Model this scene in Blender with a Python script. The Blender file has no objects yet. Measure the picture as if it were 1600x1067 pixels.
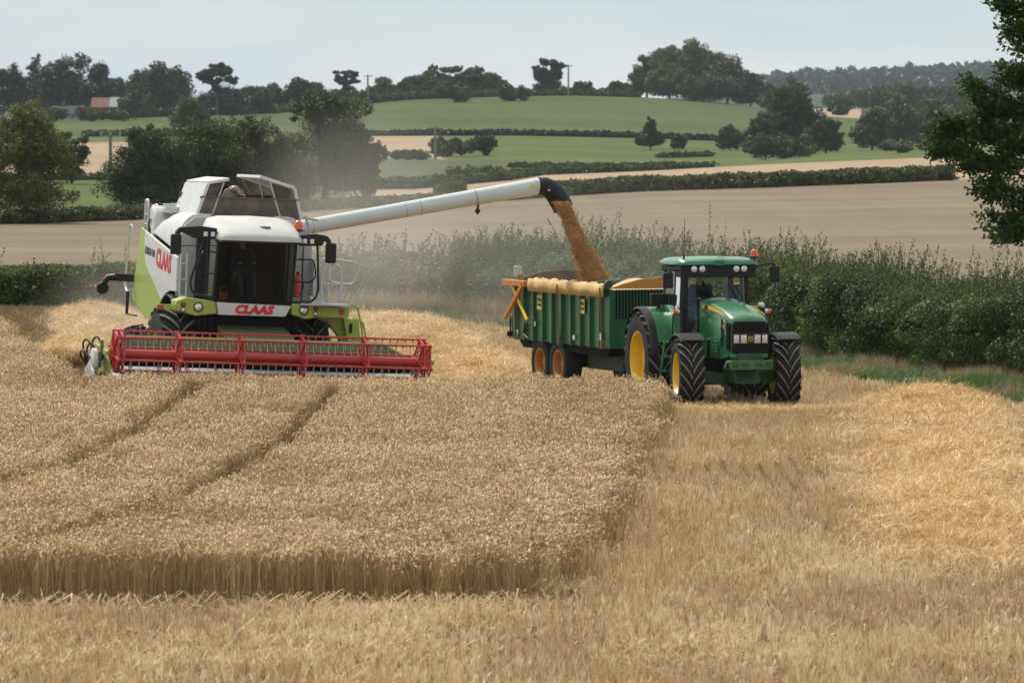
import bpy, math, random
import numpy as np
from mathutils import Vector, Matrix, Euler, noise as mnoise
C = bpy.context.scene
COL = C.collection
random.seed(7); rng = np.random.default_rng(7)
F = 8889.0; H = 6.3
PITCH = math.atan((533.5-170)/F)
# ---------------------------------------------------------------- camera
cam = bpy.data.cameras.new('camera'); co = bpy.data.objects.new('camera', cam); COL.objects.link(co)
cam.sensor_width = 36; cam.lens = 200; cam.clip_start = 1; cam.clip_end = 20000
co.location = (0, 0, H); co.rotation_euler = (math.pi/2-PITCH, 0, 0)
cam.dof.use_dof = True; cam.dof.focus_distance = 120; cam.dof.aperture_fstop = 5.0
C.camera = co
# ---------------------------------------------------------------- sky and sun
SUN_EL, SUN_AZ = math.radians(52), math.radians(-35)      # azimuth from +Y (view direction) towards +X
w = bpy.data.worlds.new('World'); C.world = w; w.use_nodes = True
nt = w.node_tree; N = nt.nodes; L = nt.links; N.clear()
sky = N.new('ShaderNodeTexSky'); sky.sky_type = 'NISHITA'; sky.sun_disc = False
sky.sun_elevation = SUN_EL; sky.sun_rotation = SUN_AZ; sky.dust_density = 2.0
bgs = N.new('ShaderNodeBackground'); bgs.inputs[1].default_value = 0.1; L.new(sky.outputs[0], bgs.inputs[0])
tc = N.new('ShaderNodeTexCoord'); mp = N.new('ShaderNodeMapping'); mp.inputs['Scale'].default_value = (2.4, 2.4, 12)
L.new(tc.outputs['Generated'], mp.inputs[0])
no = N.new('ShaderNodeTexNoise'); no.inputs['Scale'].default_value = 3.2; no.inputs['Detail'].default_value = 5; L.new(mp.outputs[0], no.inputs[0])
cr = N.new('ShaderNodeValToRGB'); cr.color_ramp.elements[0].position = .36; cr.color_ramp.elements[1].position = .66
cr.color_ramp.elements[0].color = (.53, .63, .68, 1); cr.color_ramp.elements[1].color = (.77, .79, .79, 1)
L.new(no.outputs[0], cr.inputs[0])
bgc = N.new('ShaderNodeBackground'); bgc.inputs[1].default_value = .98; L.new(cr.outputs[0], bgc.inputs[0])
ms = N.new('ShaderNodeMixShader'); ms.inputs[0].default_value = .86; L.new(bgs.outputs[0], ms.inputs[1]); L.new(bgc.outputs[0], ms.inputs[2])
wo = N.new('ShaderNodeOutputWorld'); L.new(ms.outputs[0], wo.inputs[0])
sl = bpy.data.lights.new('sun', 'SUN'); sl.energy = 3.7; sl.angle = math.radians(6); sl.color = (1, .95, .87)
so = bpy.data.objects.new('sun', sl); COL.objects.link(so); so.location = (0, 0, 60)
sd = Vector((math.sin(SUN_AZ)*math.cos(SUN_EL), math.cos(SUN_AZ)*math.cos(SUN_EL), math.sin(SUN_EL)))
so.rotation_euler = sd.to_track_quat('Z', 'Y').to_euler()
C.view_settings.view_transform = 'Standard'; C.view_settings.look = 'None'; C.view_settings.gamma = 1
C.view_settings.use_curve_mapping = False; C.view_settings.exposure = 0.25
C.render.engine = 'CYCLES'
C.cycles.use_denoising = True; C.cycles.denoiser = 'OPENIMAGEDENOISE'
C.cycles.max_bounces = 6; C.cycles.diffuse_bounces = 3; C.cycles.transparent_max_bounces = 12; C.cycles.volume_bounces = 1
C.cycles.volume_step_rate = 4; C.cycles.volume_max_steps = 64

# ---------------------------------------------------------------- helpers
def tag(o, label=None, cat=None, group=None, kind=None):
    if label: o['label'] = label
    if cat: o['category'] = cat
    if group: o['group'] = group
    if kind: o['kind'] = kind
    return o
def empty(name, loc=(0, 0, 0), rot=(0, 0, 0), parent=None):
    o = bpy.data.objects.new(name, None); COL.objects.link(o); o.location = loc; o.rotation_euler = rot
    o.empty_display_size = .3
    if parent: o.parent = parent
    return o
def ray(px, py):
    x = (px-800)/F; u = (533.5-py)/F; c, s = math.cos(PITCH), math.sin(PITCH)
    return x, c+u*s, -s+u*c
def P(px, py, Y):
    a = ray(px, py); return Vector((a[0]/a[1]*Y, Y, H+a[2]/a[1]*Y))
class MB:
    def __init__(s): s.v = []; s.f = []; s.m = []; s.mi = 0; s.g = []
    def add(s, vs, fs):
        b = len(s.v); s.g.append((b, len(s.f))); s.v += [tuple(v) for v in vs]; s.f += [tuple(i+b for i in f) for f in fs]; s.m += [s.mi]*len(fs); return s
    def box(s, c, d, rot=None, tx=1, ty=1):
        vs = []
        for z in (-.5, .5):
            k1, k2 = (1, 1) if z < 0 else (tx, ty)
            for x, y in ((-.5, -.5), (.5, -.5), (.5, .5), (-.5, .5)): vs.append(Vector((x*d[0]*k1, y*d[1]*k2, z*d[2])))
        if rot is not None:
            R = Euler(rot).to_matrix(); vs = [R @ v for v in vs]
        vs = [v+Vector(c) for v in vs]
        return s.add(vs, [(0, 3, 2, 1), (4, 5, 6, 7), (0, 1, 5, 4), (1, 2, 6, 5), (2, 3, 7, 6), (3, 0, 4, 7)])
    def prism(s, poly, ax, a, b):
        n = len(poly)
        def q(p, t):
            return (t, p[0], p[1]) if ax == 'x' else ((p[0], t, p[1]) if ax == 'y' else (p[0], p[1], t))
        vs = [q(p, a) for p in poly]+[q(p, b) for p in poly]
        area = sum(poly[i][0]*poly[(i+1) % n][1]-poly[(i+1) % n][0]*poly[i][1] for i in range(n))
        flip = (area > 0) != (b < a)
        if ax == 'y': flip = not flip
        fs = [tuple(range(n)), tuple(range(2*n-1, n-1, -1))]+[((i+1) % n, i, i+n, (i+1) % n+n) for i in range(n)]
        if flip: fs = [f[::-1] for f in fs]; fs = [f[::-1] for f in fs] if False else fs
        fs2 = []
        for f in fs: fs2.append(f if flip else f)
        return s.add(vs, fs if not flip else fs)
    def bar(s, p, q, w_, h_=None, up=(0, 0, 1)):
        p, q = Vector(p), Vector(q); d = q-p; L_ = d.length
        z = d.normalized(); u = Vector(up)
        if abs(z.dot(u)) > .95: u = Vector((0, 1, 0))
        x = z.cross(u).normalized(); y = x.cross(z)
        h_ = h_ or w_; vs = []
        for t in (p, q):
            for a, b in ((-1, -1), (1, -1), (1, 1), (-1, 1)): vs.append(t+x*a*w_/2+y*b*h_/2)
        return s.add(vs, [(0, 1, 2, 3), (7, 6, 5, 4), (0, 4, 5, 1), (1, 5, 6, 2), (2, 6, 7, 3), (3, 7, 4, 0)])
    def tube(s, pts, r, n=8, closed=False, sm=0):
        pts = [Vector(p) for p in pts]
        if sm and not closed:                       # round the corners
            o = [pts[0]]
            for i in range(1, len(pts)-1):
                a, b, c = pts[i-1], pts[i], pts[i+1]
                d1 = min(sm, (a-b).length*.45); d2 = min(sm, (c-b).length*.45)
                p1 = b+(a-b).normalized()*d1; p2 = b+(c-b).normalized()*d2
                for k in range(5):
                    t = k/4; o.append(p1*(1-t)**2+b*2*t*(1-t)+p2*t*t)
            pts = o+[pts[-1]]
        m = len(pts); rs = r if isinstance(r, (list, tuple)) else [r]*m
        vs = []; prev = None
        for i in range(m):
            if closed: d = pts[(i+1) % m]-pts[i-1]
            else: d = pts[min(i+1, m-1)]-pts[max(i-1, 0)]
            d.normalize()
            if prev is None:
                u = Vector((0, 0, 1)) if abs(d.z) < .9 else Vector((1, 0, 0))
                x = d.cross(u).normalized()
            else: x = (prev-d*prev.dot(d)).normalized()
            prev = x; y = d.cross(x)
            for k in range(n):
                a = 2*math.pi*k/n; vs.append(pts[i]+(x*math.cos(a)+y*math.sin(a))*rs[i])
        fs = []
        for i in range(m if closed else m-1):
            j = (i+1) % m
            for k in range(n): fs.append((i*n+k, i*n+(k+1) % n, j*n+(k+1) % n, j*n+k))
        if not closed: fs += [tuple(range(n-1, -1, -1)), tuple((m-1)*n+k for k in range(n))]
        return s.add(vs, fs)
    def cyl(s, p, q, r, n=12, r2=None): return s.tube([p, q], [r, r if r2 is None else r2], n)
    def lathe(s, prof, o=(0, 0, 0), ax='x', n=24, a0=0, a1=None):
        full = a1 is None; a1 = 2*math.pi if full else a1; m = n if full else n+1; vs = []
        for i in range(m):
            a = a0+(a1-a0)*i/n; c, d = math.cos(a), math.sin(a)
            for r, t in prof:
                if ax == 'x': vs.append((o[0]+t, o[1]-r*c, o[2]+r*d))
                elif ax == 'z': vs.append((o[0]+r*c, o[1]+r*d, o[2]+t))
                else: vs.append((o[0]+r*c, o[1]+t, o[2]+r*d))
        k = len(prof); fs = []
        for i in range(n):
            j = (i+1) % m
            for t in range(k-1): fs.append((i*k+t, i*k+t+1, j*k+t+1, j*k+t))
        return s.add(vs, fs)
    def loft(s, secs, cap=True):
        n = len(secs[0]); vs = [p for q in secs for p in q]; fs = []
        for i in range(len(secs)-1):
            for k in range(n): fs.append((i*n+k, i*n+(k+1) % n, (i+1)*n+(k+1) % n, (i+1)*n+k))
        if cap: fs += [tuple(range(n-1, -1, -1)), tuple((len(secs)-1)*n+k for k in range(n))]
        return s.add(vs, fs)
    def mesh(s, name, mats, smooth=True, ang=35):
        me = bpy.data.meshes.new(name); me.from_pydata(s.v, [], s.f)
        for m in (mats if isinstance(mats, (list, tuple)) else [mats]): me.materials.append(m)
        if any(s.m): me.polygons.foreach_set('material_index', s.m)
        import bmesh
        bm = bmesh.new(); bm.from_mesh(me); bmesh.ops.recalc_face_normals(bm, faces=bm.faces); bm.to_mesh(me); bm.free()
        if smooth:
            me.polygons.foreach_set('use_smooth', [True]*len(me.polygons)); me.set_sharp_from_angle(angle=math.radians(ang))
        me.update(); return me
    def build(s, name, mats, parent=None, loc=None, rot=None, bevel=0, seg=2, **k):
        o = bpy.data.objects.new(name, s.mesh(name, mats, **k)); COL.objects.link(o)
        if parent: o.parent = parent
        if loc: o.location = loc
        if rot: o.rotation_euler = rot
        if bevel:
            b = o.modifiers.new('b', 'BEVEL'); b.width = bevel; b.segments = seg; b.limit_method = 'ANGLE'; b.angle_limit = math.radians(40)
            b.harden_normals = False
            o.data.polygons.foreach_set('use_smooth', [True]*len(o.data.polygons))
            at = o.data.attributes.get('sharp_edge')
            if at: o.data.attributes.remove(at)
            b.harden_normals = True
        return o
def each(mb, name, m, parent, **k):
    """every shape of mb as a part of its own"""
    out = []; g = mb.g+[(len(mb.v), len(mb.f))]
    for (a, fa), (b, fb) in zip(g[:-1], g[1:]):
        q = MB(); q.v = mb.v[a:b]; q.f = [tuple(i-a for i in f) for f in mb.f[fa:fb]]; q.m = mb.m[fa:fb]; out.append(q.build(name, m, parent, **k))
    return out
def inst(name, me, parent=None, loc=(0, 0, 0), rot=(0, 0, 0), scl=None):
    o = bpy.data.objects.new(name, me); COL.objects.link(o); o.parent = parent; o.location = loc; o.rotation_euler = rot
    if scl: o.scale = scl
    return o
def copy_tree(o, parent=None):
    c = o.copy(); COL.objects.link(c); c.parent = parent
    for ch in [x for x in o.children]: copy_tree(ch, c)
    return c
def text(body, name, mat, parent, loc, rot, size, shear=0, off=0, sx=1, ext=.003):
    cu = bpy.data.curves.new(name, 'FONT'); cu.body = body; cu.size = size; cu.shear = shear; cu.offset = off; cu.extrude = ext
    cu.align_x = 'CENTER'; cu.align_y = 'CENTER'; cu.materials.append(mat); cu.resolution_u = 2
    q = bpy.data.objects.new(name, cu); COL.objects.link(q); me = bpy.data.meshes.new_from_object(q); bpy.data.objects.remove(q); me.name = name
    o = bpy.data.objects.new(name, me); COL.objects.link(o); o.parent = parent; o.location = loc; o.rotation_euler = rot; o.scale = (sx, 1, 1); return o
# ---------------------------------------------------------------- materials
def mat(name, col, rough=.5, metal=0, spec=.5, var=0, scale=8, dust=0, bump=0, coat=0, dustcol=(.42, .34, .24), emit=None, island=0, dark=None, bscale=30, aniso=(1, 1, 1)):
    m = bpy.data.materials.new(name); m.use_nodes = True; nt = m.node_tree; N = nt.nodes; L = nt.links
    b = N['Principled BSDF']; b.inputs['Base Color'].default_value = (*col, 1); b.inputs['Roughness'].default_value = rough
    b.inputs['Metallic'].default_value = metal; b.inputs['Specular IOR Level'].default_value = spec
    if coat: b.inputs['Coat Weight'].default_value = coat; b.inputs['Coat Roughness'].default_value = .12
    tc = N.new('ShaderNodeTexCoord'); cur = None
    def noise_(sc, det=5, ro=.6):
        mp = N.new('ShaderNodeMapping'); mp.inputs['Scale'].default_value = aniso; L.new(tc.outputs['Object'], mp.inputs[0])
        n = N.new('ShaderNodeTexNoise'); n.inputs['Scale'].default_value = sc; n.inputs['Detail'].default_value = det
        n.inputs['Roughness'].default_value = ro; L.new(mp.outputs[0], n.inputs[0]); return n
    if var or dust or island:
        rgb = N.new('ShaderNodeRGB'); rgb.outputs[0].default_value = (*col, 1); cur = rgb.outputs[0]
    if var:
        n = noise_(scale); mr = N.new('ShaderNodeMapRange'); mr.inputs[1].default_value = .3; mr.inputs[2].default_value = .7
        mr.inputs[3].default_value = 1-var; mr.inputs[4].default_value = 1+var; L.new(n.outputs[0], mr.inputs[0])
        mx = N.new('ShaderNodeVectorMath'); mx.operation = 'SCALE'; L.new(cur, mx.inputs[0]); L.new(mr.outputs[0], mx.inputs['Scale']); cur = mx.outputs[0]
    if island:
        g = N.new('ShaderNodeNewGeometry'); mr = N.new('ShaderNodeMapRange'); mr.inputs[3].default_value = 1-island; mr.inputs[4].default_value = 1+island
        L.new(g.outputs['Random Per Island'], mr.inputs[0])
        mx = N.new('ShaderNodeVectorMath'); mx.operation = 'SCALE'; L.new(cur, mx.inputs[0]); L.new(mr.outputs[0], mx.inputs['Scale']); cur = mx.outputs[0]
    if dust:
        n = noise_(3.5, 8, .7); g = N.new('ShaderNodeNewGeometry'); sx = N.new('ShaderNodeSeparateXYZ'); L.new(g.outputs['Normal'], sx.inputs[0])
        a = N.new('ShaderNodeMath'); a.operation = 'MULTIPLY_ADD'; a.use_clamp = False; L.new(sx.outputs[2], a.inputs[0]); a.inputs[1].default_value = .22; L.new(n.outputs[0], a.inputs[2])
        mr = N.new('ShaderNodeMapRange'); mr.inputs[1].default_value = .42; mr.inputs[2].default_value = .85; mr.inputs[3].default_value = dust*.15; mr.inputs[4].default_value = dust; L.new(a.outputs[0], mr.inputs[0])
        mx = N.new('ShaderNodeMix'); mx.data_type = 'RGBA'; L.new(mr.outputs[0], mx.inputs[0]); L.new(cur, mx.inputs[6]); mx.inputs[7].default_value = (*dustcol, 1); cur = mx.outputs[2]
        r2 = N.new('ShaderNodeMapRange'); r2.inputs[3].default_value = rough; r2.inputs[4].default_value = .9; L.new(mr.outputs[0], r2.inputs[0]); L.new(r2.outputs[0], b.inputs['Roughness'])
    if cur is not None: L.new(cur, b.inputs['Base Color'])
    if bump:
        n = noise_(bscale, 6); bp = N.new('ShaderNodeBump'); bp.inputs['Strength'].default_value = bump; bp.inputs['Distance'].default_value = .02
        L.new(n.outputs[0], bp.inputs['Height']); L.new(bp.outputs[0], b.inputs['Normal'])
    if emit: b.inputs['Emission Color'].default_value = (*col, 1); b.inputs['Emission Strength'].default_value = emit
    return m
def foliage_mat(name, c1, c2, trans=.25, scale=.6, island=.35):
    m = bpy.data.materials.new(name); m.use_nodes = True; nt = m.node_tree; N = nt.nodes; L = nt.links; N.clear()
    out = N.new('ShaderNodeOutputMaterial'); g = N.new('ShaderNodeNewGeometry'); tc = N.new('ShaderNodeTexCoord')
    n = N.new('ShaderNodeTexNoise'); n.inputs['Scale'].default_value = scale; n.inputs['Detail'].default_value = 3; L.new(tc.outputs['Object'], n.inputs[0])
    ad = N.new('ShaderNodeMath'); ad.operation = 'MULTIPLY_ADD'; L.new(g.outputs['Random Per Island'], ad.inputs[0]); ad.inputs[1].default_value = .6
    a2 = N.new('ShaderNodeMath'); a2.operation = 'ADD'; L.new(n.outputs[0], a2.inputs[0]); a2.inputs[1].default_value = -.3; L.new(a2.outputs[0], ad.inputs[2])
    cr = N.new('ShaderNodeValToRGB'); cr.color_ramp.elements[0].color = (*c1, 1); cr.color_ramp.elements[1].color = (*c2, 1)
    cr.color_ramp.elements[0].position = .15; cr.color_ramp.elements[1].position = .85; L.new(ad.outputs[0], cr.inputs[0])
    oi = N.new('ShaderNodeObjectInfo'); mr = N.new('ShaderNodeMapRange'); mr.inputs[3].default_value = .8; mr.inputs[4].default_value = 1.2; L.new(oi.outputs['Random'], mr.inputs[0])
    s0 = N.new('ShaderNodeVectorMath'); s0.operation = 'SCALE'; L.new(cr.outputs[0], s0.inputs[0]); L.new(mr.outputs[0], s0.inputs['Scale'])
    m3 = N.new('ShaderNodeMath'); m3.operation = 'MULTIPLY'; L.new(oi.outputs['Random'], m3.inputs[0]); m3.inputs[1].default_value = 7.31; m4 = N.new('ShaderNodeMath'); m4.operation = 'FRACT'; L.new(m3.outputs[0], m4.inputs[0])
    m5 = N.new('ShaderNodeMapRange'); m5.inputs[3].default_value = .85; m5.inputs[4].default_value = 1.35; L.new(m4.outputs[0], m5.inputs[0]); cx = N.new('ShaderNodeCombineXYZ'); L.new(m5.outputs[0], cx.inputs[0]); cx.inputs[1].default_value = 1; cx.inputs[2].default_value = .9
    sc = N.new('ShaderNodeVectorMath'); sc.operation = 'MULTIPLY'; L.new(s0.outputs[0], sc.inputs[0]); L.new(cx.outputs[0], sc.inputs[1])
    d = N.new('ShaderNodeBsdfPrincipled'); d.inputs['Roughness'].default_value = .55; d.inputs['Specular IOR Level'].default_value = .25; L.new(sc.outputs[0], d.inputs['Base Color'])
    t = N.new('ShaderNodeBsdfTranslucent'); L.new(sc.outputs[0], t.inputs[0])
    mx = N.new('ShaderNodeMixShader'); mx.inputs[0].default_value = trans; L.new(d.outputs[0], mx.inputs[1]); L.new(t.outputs[0], mx.inputs[2]); L.new(mx.outputs[0], out.inputs[0])
    return m
def straw_mat(name, cols, trans=.15):
    m = bpy.data.materials.new(name); m.use_nodes = True; nt = m.node_tree; N = nt.nodes; L = nt.links; N.clear()
    out = N.new('ShaderNodeOutputMaterial'); g = N.new('ShaderNodeNewGeometry'); oi = N.new('ShaderNodeObjectInfo')
    ad = N.new('ShaderNodeMath'); ad.operation = 'MULTIPLY_ADD'; L.new(oi.outputs['Random'], ad.inputs[0]); ad.inputs[1].default_value = .35
    m2 = N.new('ShaderNodeMath'); m2.operation = 'MULTIPLY'; L.new(g.outputs['Random Per Island'], m2.inputs[0]); m2.inputs[1].default_value = .65; L.new(m2.outputs[0], ad.inputs[2])
    cr = N.new('ShaderNodeValToRGB'); e = cr.color_ramp.elements
    for i, c in enumerate(cols):
        if i < 2: e[i].position = i/(len(cols)-1); e[i].color = (*c, 1)
        else: q = e.new(i/(len(cols)-1)); q.color = (*c, 1)
    L.new(ad.outputs[0], cr.inputs[0])
    d = N.new('ShaderNodeBsdfPrincipled'); d.inputs['Roughness'].default_value = .5; d.inputs['Specular IOR Level'].default_value = .35; L.new(cr.outputs[0], d.inputs['Base Color'])
    t = N.new('ShaderNodeBsdfTranslucent'); L.new(cr.outputs[0], t.inputs[0])
    mx = N.new('ShaderNodeMixShader'); mx.inputs[0].default_value = trans; L.new(d.outputs[0], mx.inputs[1]); L.new(t.outputs[0], mx.inputs[2]); L.new(mx.outputs[0], out.inputs[0])
    return m
def glass_mat(name, tint, refl=1.0):
    m = bpy.data.materials.new(name); m.use_nodes = True; nt = m.node_tree; N = nt.nodes; L = nt.links; N.clear()
    out = N.new('ShaderNodeOutputMaterial'); t = N.new('ShaderNodeBsdfTransparent'); t.inputs[0].default_value = (*tint, 1)
    g = N.new('ShaderNodeBsdfGlossy'); g.inputs['Roughness'].default_value = .03
    fr = N.new('ShaderNodeFresnel'); fr.inputs[0].default_value = 1.5; mu = N.new('ShaderNodeMath'); mu.operation = 'MULTIPLY'; mu.inputs[1].default_value = refl; L.new(fr.outputs[0], mu.inputs[0])
    mx = N.new('ShaderNodeMixShader'); L.new(mu.outputs[0], mx.inputs[0]); L.new(t.outputs[0], mx.inputs[1]); L.new(g.outputs[0], mx.inputs[2]); L.new(mx.outputs[0], out.inputs[0])
    return m
M = {}
M['white'] = mat('white_paint', (.66, .67, .66), .35, dust=.55, dustcol=(.45, .41, .35), var=.05, coat=.2)
M['roof'] = mat('dusty_roof', (.54, .54, .52), .5, var=.20, scale=1.6, dust=.9, dustcol=(.50, .47, .41))
M['tube'] = mat('tube_paint', (.64, .66, .64), .3, dust=.35, dustcol=(.48, .45, .40), coat=.3, aniso=(.3, 2, 2))
M['lime'] = mat('lime_paint', (.33, .45, .035), .4, dust=.5, coat=.2)
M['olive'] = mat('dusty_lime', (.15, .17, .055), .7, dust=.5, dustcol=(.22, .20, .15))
M['grey'] = mat('grey_panel', (.40, .42, .42), .5, dust=.4, var=.08)
M['rust'] = mat('rusty_tank', (.10, .075, .062), .75, dust=.35, var=.4, scale=4, bump=.2)
M['black'] = mat('black_plastic', (.010, .011, .013), .5, spec=.3, dust=.04)
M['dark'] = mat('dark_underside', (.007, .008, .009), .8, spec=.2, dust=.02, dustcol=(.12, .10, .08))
M['red'] = mat('red_paint', (.46, .020, .012), .38, dust=.08, var=.1, coat=.15)
M['redtxt'] = mat('red_print', (.62, .02, .02), .5)
M['steel'] = mat('steel', (.48, .48, .50), .35, metal=.7, dust=.25)
M['rail'] = mat('silver_rail', (.60, .61, .60), .4, dust=.15)
M['orange'] = mat('orange_lens', (.75, .10, .01), .25, coat=.5)
M['lens'] = mat('lamp_glass', (.75, .77, .8), .08, metal=.6)
M['chrome'] = mat('chrome', (.8, .8, .82), .15, metal=1)
M['redlens'] = mat('red_lens', (.45, .05, .02), .3)
M['rubber'] = mat('tyre_rubber', (.014, .015, .018), .75, spec=.3, dust=.14, dustcol=(.13, .11, .09))
M['lug'] = mat('dusty_tread', (.20, .17, .135), .9, var=.3, scale=12)
M['jdgreen'] = mat('green_paint', (.012, .165, .052), .28, dust=.10, coat=.6)
M['jddark'] = mat('green_chassis', (.006, .060, .020), .5, dust=.15)
M['yellow'] = mat('yellow_paint', (.80, .50, .008), .35, dust=.08, coat=.3)
M['trgreen'] = mat('trailer_green', (.005, .105, .038), .35, dust=.09, coat=.3, var=.12, scale=2)
M['trdark'] = mat('trailer_chassis', (.010, .035, .018), .6, dust=.2)
M['trorange'] = mat('trailer_orange', (.60, .21, .015), .45, dust=.2)
M['rimorange'] = mat('rim_orange', (.42, .16, .02), .6, dust=.12)
M['sheet'] = mat('yellow_sheet', (.58, .36, .12), .6, var=.25, scale=5, bump=.5, bscale=7)
M['sticker'] = mat('yellow_print', (.78, .58, .08), .5)
M['blacktxt'] = mat('black_print', (.012, .012, .012), .5)
M['whitetxt'] = mat('white_print', (.7, .7, .7), .5)
M['grain'] = mat('grain', (.54, .285, .11), .7, var=.3, scale=18, bump=.6, bscale=60)
M['heap'] = mat('grain_heap', (.58, .40, .20), .8, var=.15, scale=25, bump=.6, bscale=60)
M['strap'] = mat('brown_strap', (.20, .14, .07), .8)
M['skin'] = mat('skin', (.50, .30, .22), .55)
M['navy'] = mat('navy_cloth', (.012, .02, .05), .85, var=.2)
M['jeans'] = mat('denim', (.04, .09, .16), .85, var=.3)
M['hair'] = mat('hair', (.06, .045, .035), .7)
M['seat'] = mat('seat_cloth', (.02, .02, .022), .9)
M['glassdark'] = glass_mat('tinted_windscreen', (.33, .36, .34), .35)
M['glass'] = glass_mat('cab_glass', (.78, .86, .84), 1.0)
M['mirror'] = mat('mirror_glass', (.5, .55, .6), .05, metal=1)
M['bark'] = mat('bark', (.10, .085, .065), .9, var=.3, scale=3, bump=.5)
M['wood'] = mat('post_wood', (.20, .18, .15), .9, var=.2)
M['brick'] = mat('brick_wall', (.16, .075, .055), .9, var=.2, scale=1)
M['tiles'] = mat('roof_tiles', (.17, .065, .05), .85, var=.2, scale=1)
M['slate'] = mat('slate_roof', (.20, .22, .25), .6, var=.15, scale=1)
M['render'] = mat('white_wall', (.45, .45, .44), .8)
M['leaf_oak'] = foliage_mat('oak_leaf', (.014, .034, .007), (.075, .135, .022), .25, 1.5)
M['leaf_hedge'] = foliage_mat('hedge_leaf', (.034, .062, .012), (.185, .235, .058), .4, .9)
M['leaf_dark'] = foliage_mat('dark_leaf', (.016, .034, .010), (.075, .108, .028), .25, .35)
M['leaf_pine'] = foliage_mat('pine_leaf', (.010, .024, .014), (.028, .048, .024), .1, .3)
M['leaf_mid'] = foliage_mat('mid_leaf', (.024, .046, .012), (.105, .140, .034), .25, .35)
M['leaf_olive'] = foliage_mat('olive_leaf', (.030, .050, .010), (.150, .175, .032), .25, .5)
M['leaf_willow'] = foliage_mat('willow_leaf', (.060, .090, .045), (.120, .155, .085), .25, .35)
M['leaf_far'] = foliage_mat('far_leaf', (.012, .024, .020), (.026, .042, .032), .1, .05)
M['twig'] = mat('twig', (.12, .10, .06), .9)
def field_mat(name, c1, c2, scale=.05, stretch=(1, 1, 1), fine=3.0, ph=None):
    m = bpy.data.materials.new(name); m.use_nodes = True; nt = m.node_tree; N = nt.nodes; L = nt.links
    b = N['Principled BSDF']; b.inputs['Roughness'].default_value = .95; b.inputs['Specular IOR Level'].default_value = .1
    tc = N.new('ShaderNodeTexCoord'); mp = N.new('ShaderNodeMapping'); mp.inputs['Scale'].default_value = stretch; L.new(tc.outputs['Object'], mp.inputs[0])
    n = N.new('ShaderNodeTexNoise'); n.inputs['Scale'].default_value = scale; n.inputs['Detail'].default_value = 6; n.inputs['Roughness'].default_value = .6; L.new(mp.outputs[0], n.inputs[0])
    n2 = N.new('ShaderNodeTexNoise'); n2.inputs['Scale'].default_value = fine; n2.inputs['Detail'].default_value = 3; L.new(mp.outputs[0], n2.inputs[0])
    mq = N.new('ShaderNodeMapping'); mq.inputs['Scale'].default_value = (.35, .012, 1); mq.inputs['Rotation'].default_value = (0, 0, .12); L.new(tc.outputs['Object'], mq.inputs[0]); n3 = N.new('ShaderNodeTexNoise'); n3.inputs['Scale'].default_value = 1.0; n3.inputs['Detail'].default_value = 4; L.new(mq.outputs[0], n3.inputs[0])
    a0 = N.new('ShaderNodeMath'); a0.operation = 'MULTIPLY_ADD'; L.new(n3.outputs[0], a0.inputs[0]); a0.inputs[1].default_value = .30; a0.inputs[2].default_value = -.15; a1 = N.new('ShaderNodeMath'); a1.operation = 'ADD'; L.new(a0.outputs[0], a1.inputs[0]); L.new(n.outputs[0], a1.inputs[1])
    a = N.new('ShaderNodeMath'); a.operation = 'MULTIPLY_ADD'; L.new(n2.outputs[0], a.inputs[0]); a.inputs[1].default_value = .5; L.new(a1.outputs[0], a.inputs[2])
    cr = N.new('ShaderNodeValToRGB'); cr.color_ramp.elements[0].position = .5; cr.color_ramp.elements[1].position = .98
    cr.color_ramp.elements[0].color = (*c1, 1); cr.color_ramp.elements[1].color = (*c2, 1); L.new(a.outputs[0], cr.inputs[0]); L.new(cr.outputs[0], b.inputs['Base Color'])
    bp = N.new('ShaderNodeBump'); bp.inputs['Strength'].default_value = .6; bp.inputs['Distance'].default_value = .3; L.new(n2.outputs[0], bp.inputs['Height']); L.new(bp.outputs[0], b.inputs['Normal'])
    return m
M['soil'] = field_mat('stubble_soil', (.085, .052, .026), (.20, .13, .068), .8, fine=9)
M['stub_far'] = field_mat('cut_stubble', (.145, .110, .072), (.225, .175, .115), .06, (.25, 1, 1), .8)
M['tan'] = field_mat('tan_stubble', (.27, .19, .12), (.37, .27, .175), .03, (.3, 1, 1), .5)
M['meadow'] = field_mat('meadow_grass', (.055, .080, .017), (.108, .125, .036), .03, (.3, 1, 1), .3)
M['hillgrass'] = field_mat('hill_grass', (.046, .068, .018), (.085, .105, .032), .015, (.3, 1, 1), .2)
M['rough'] = field_mat('rough_grass', (.050, .068, .026), (.105, .11, .052), .04, (.3, 1, 1), .4)
M['farland'] = field_mat('far_ground', (.03, .05, .03), (.05, .08, .04), .004, (1, 1, 1), .03)
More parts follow.
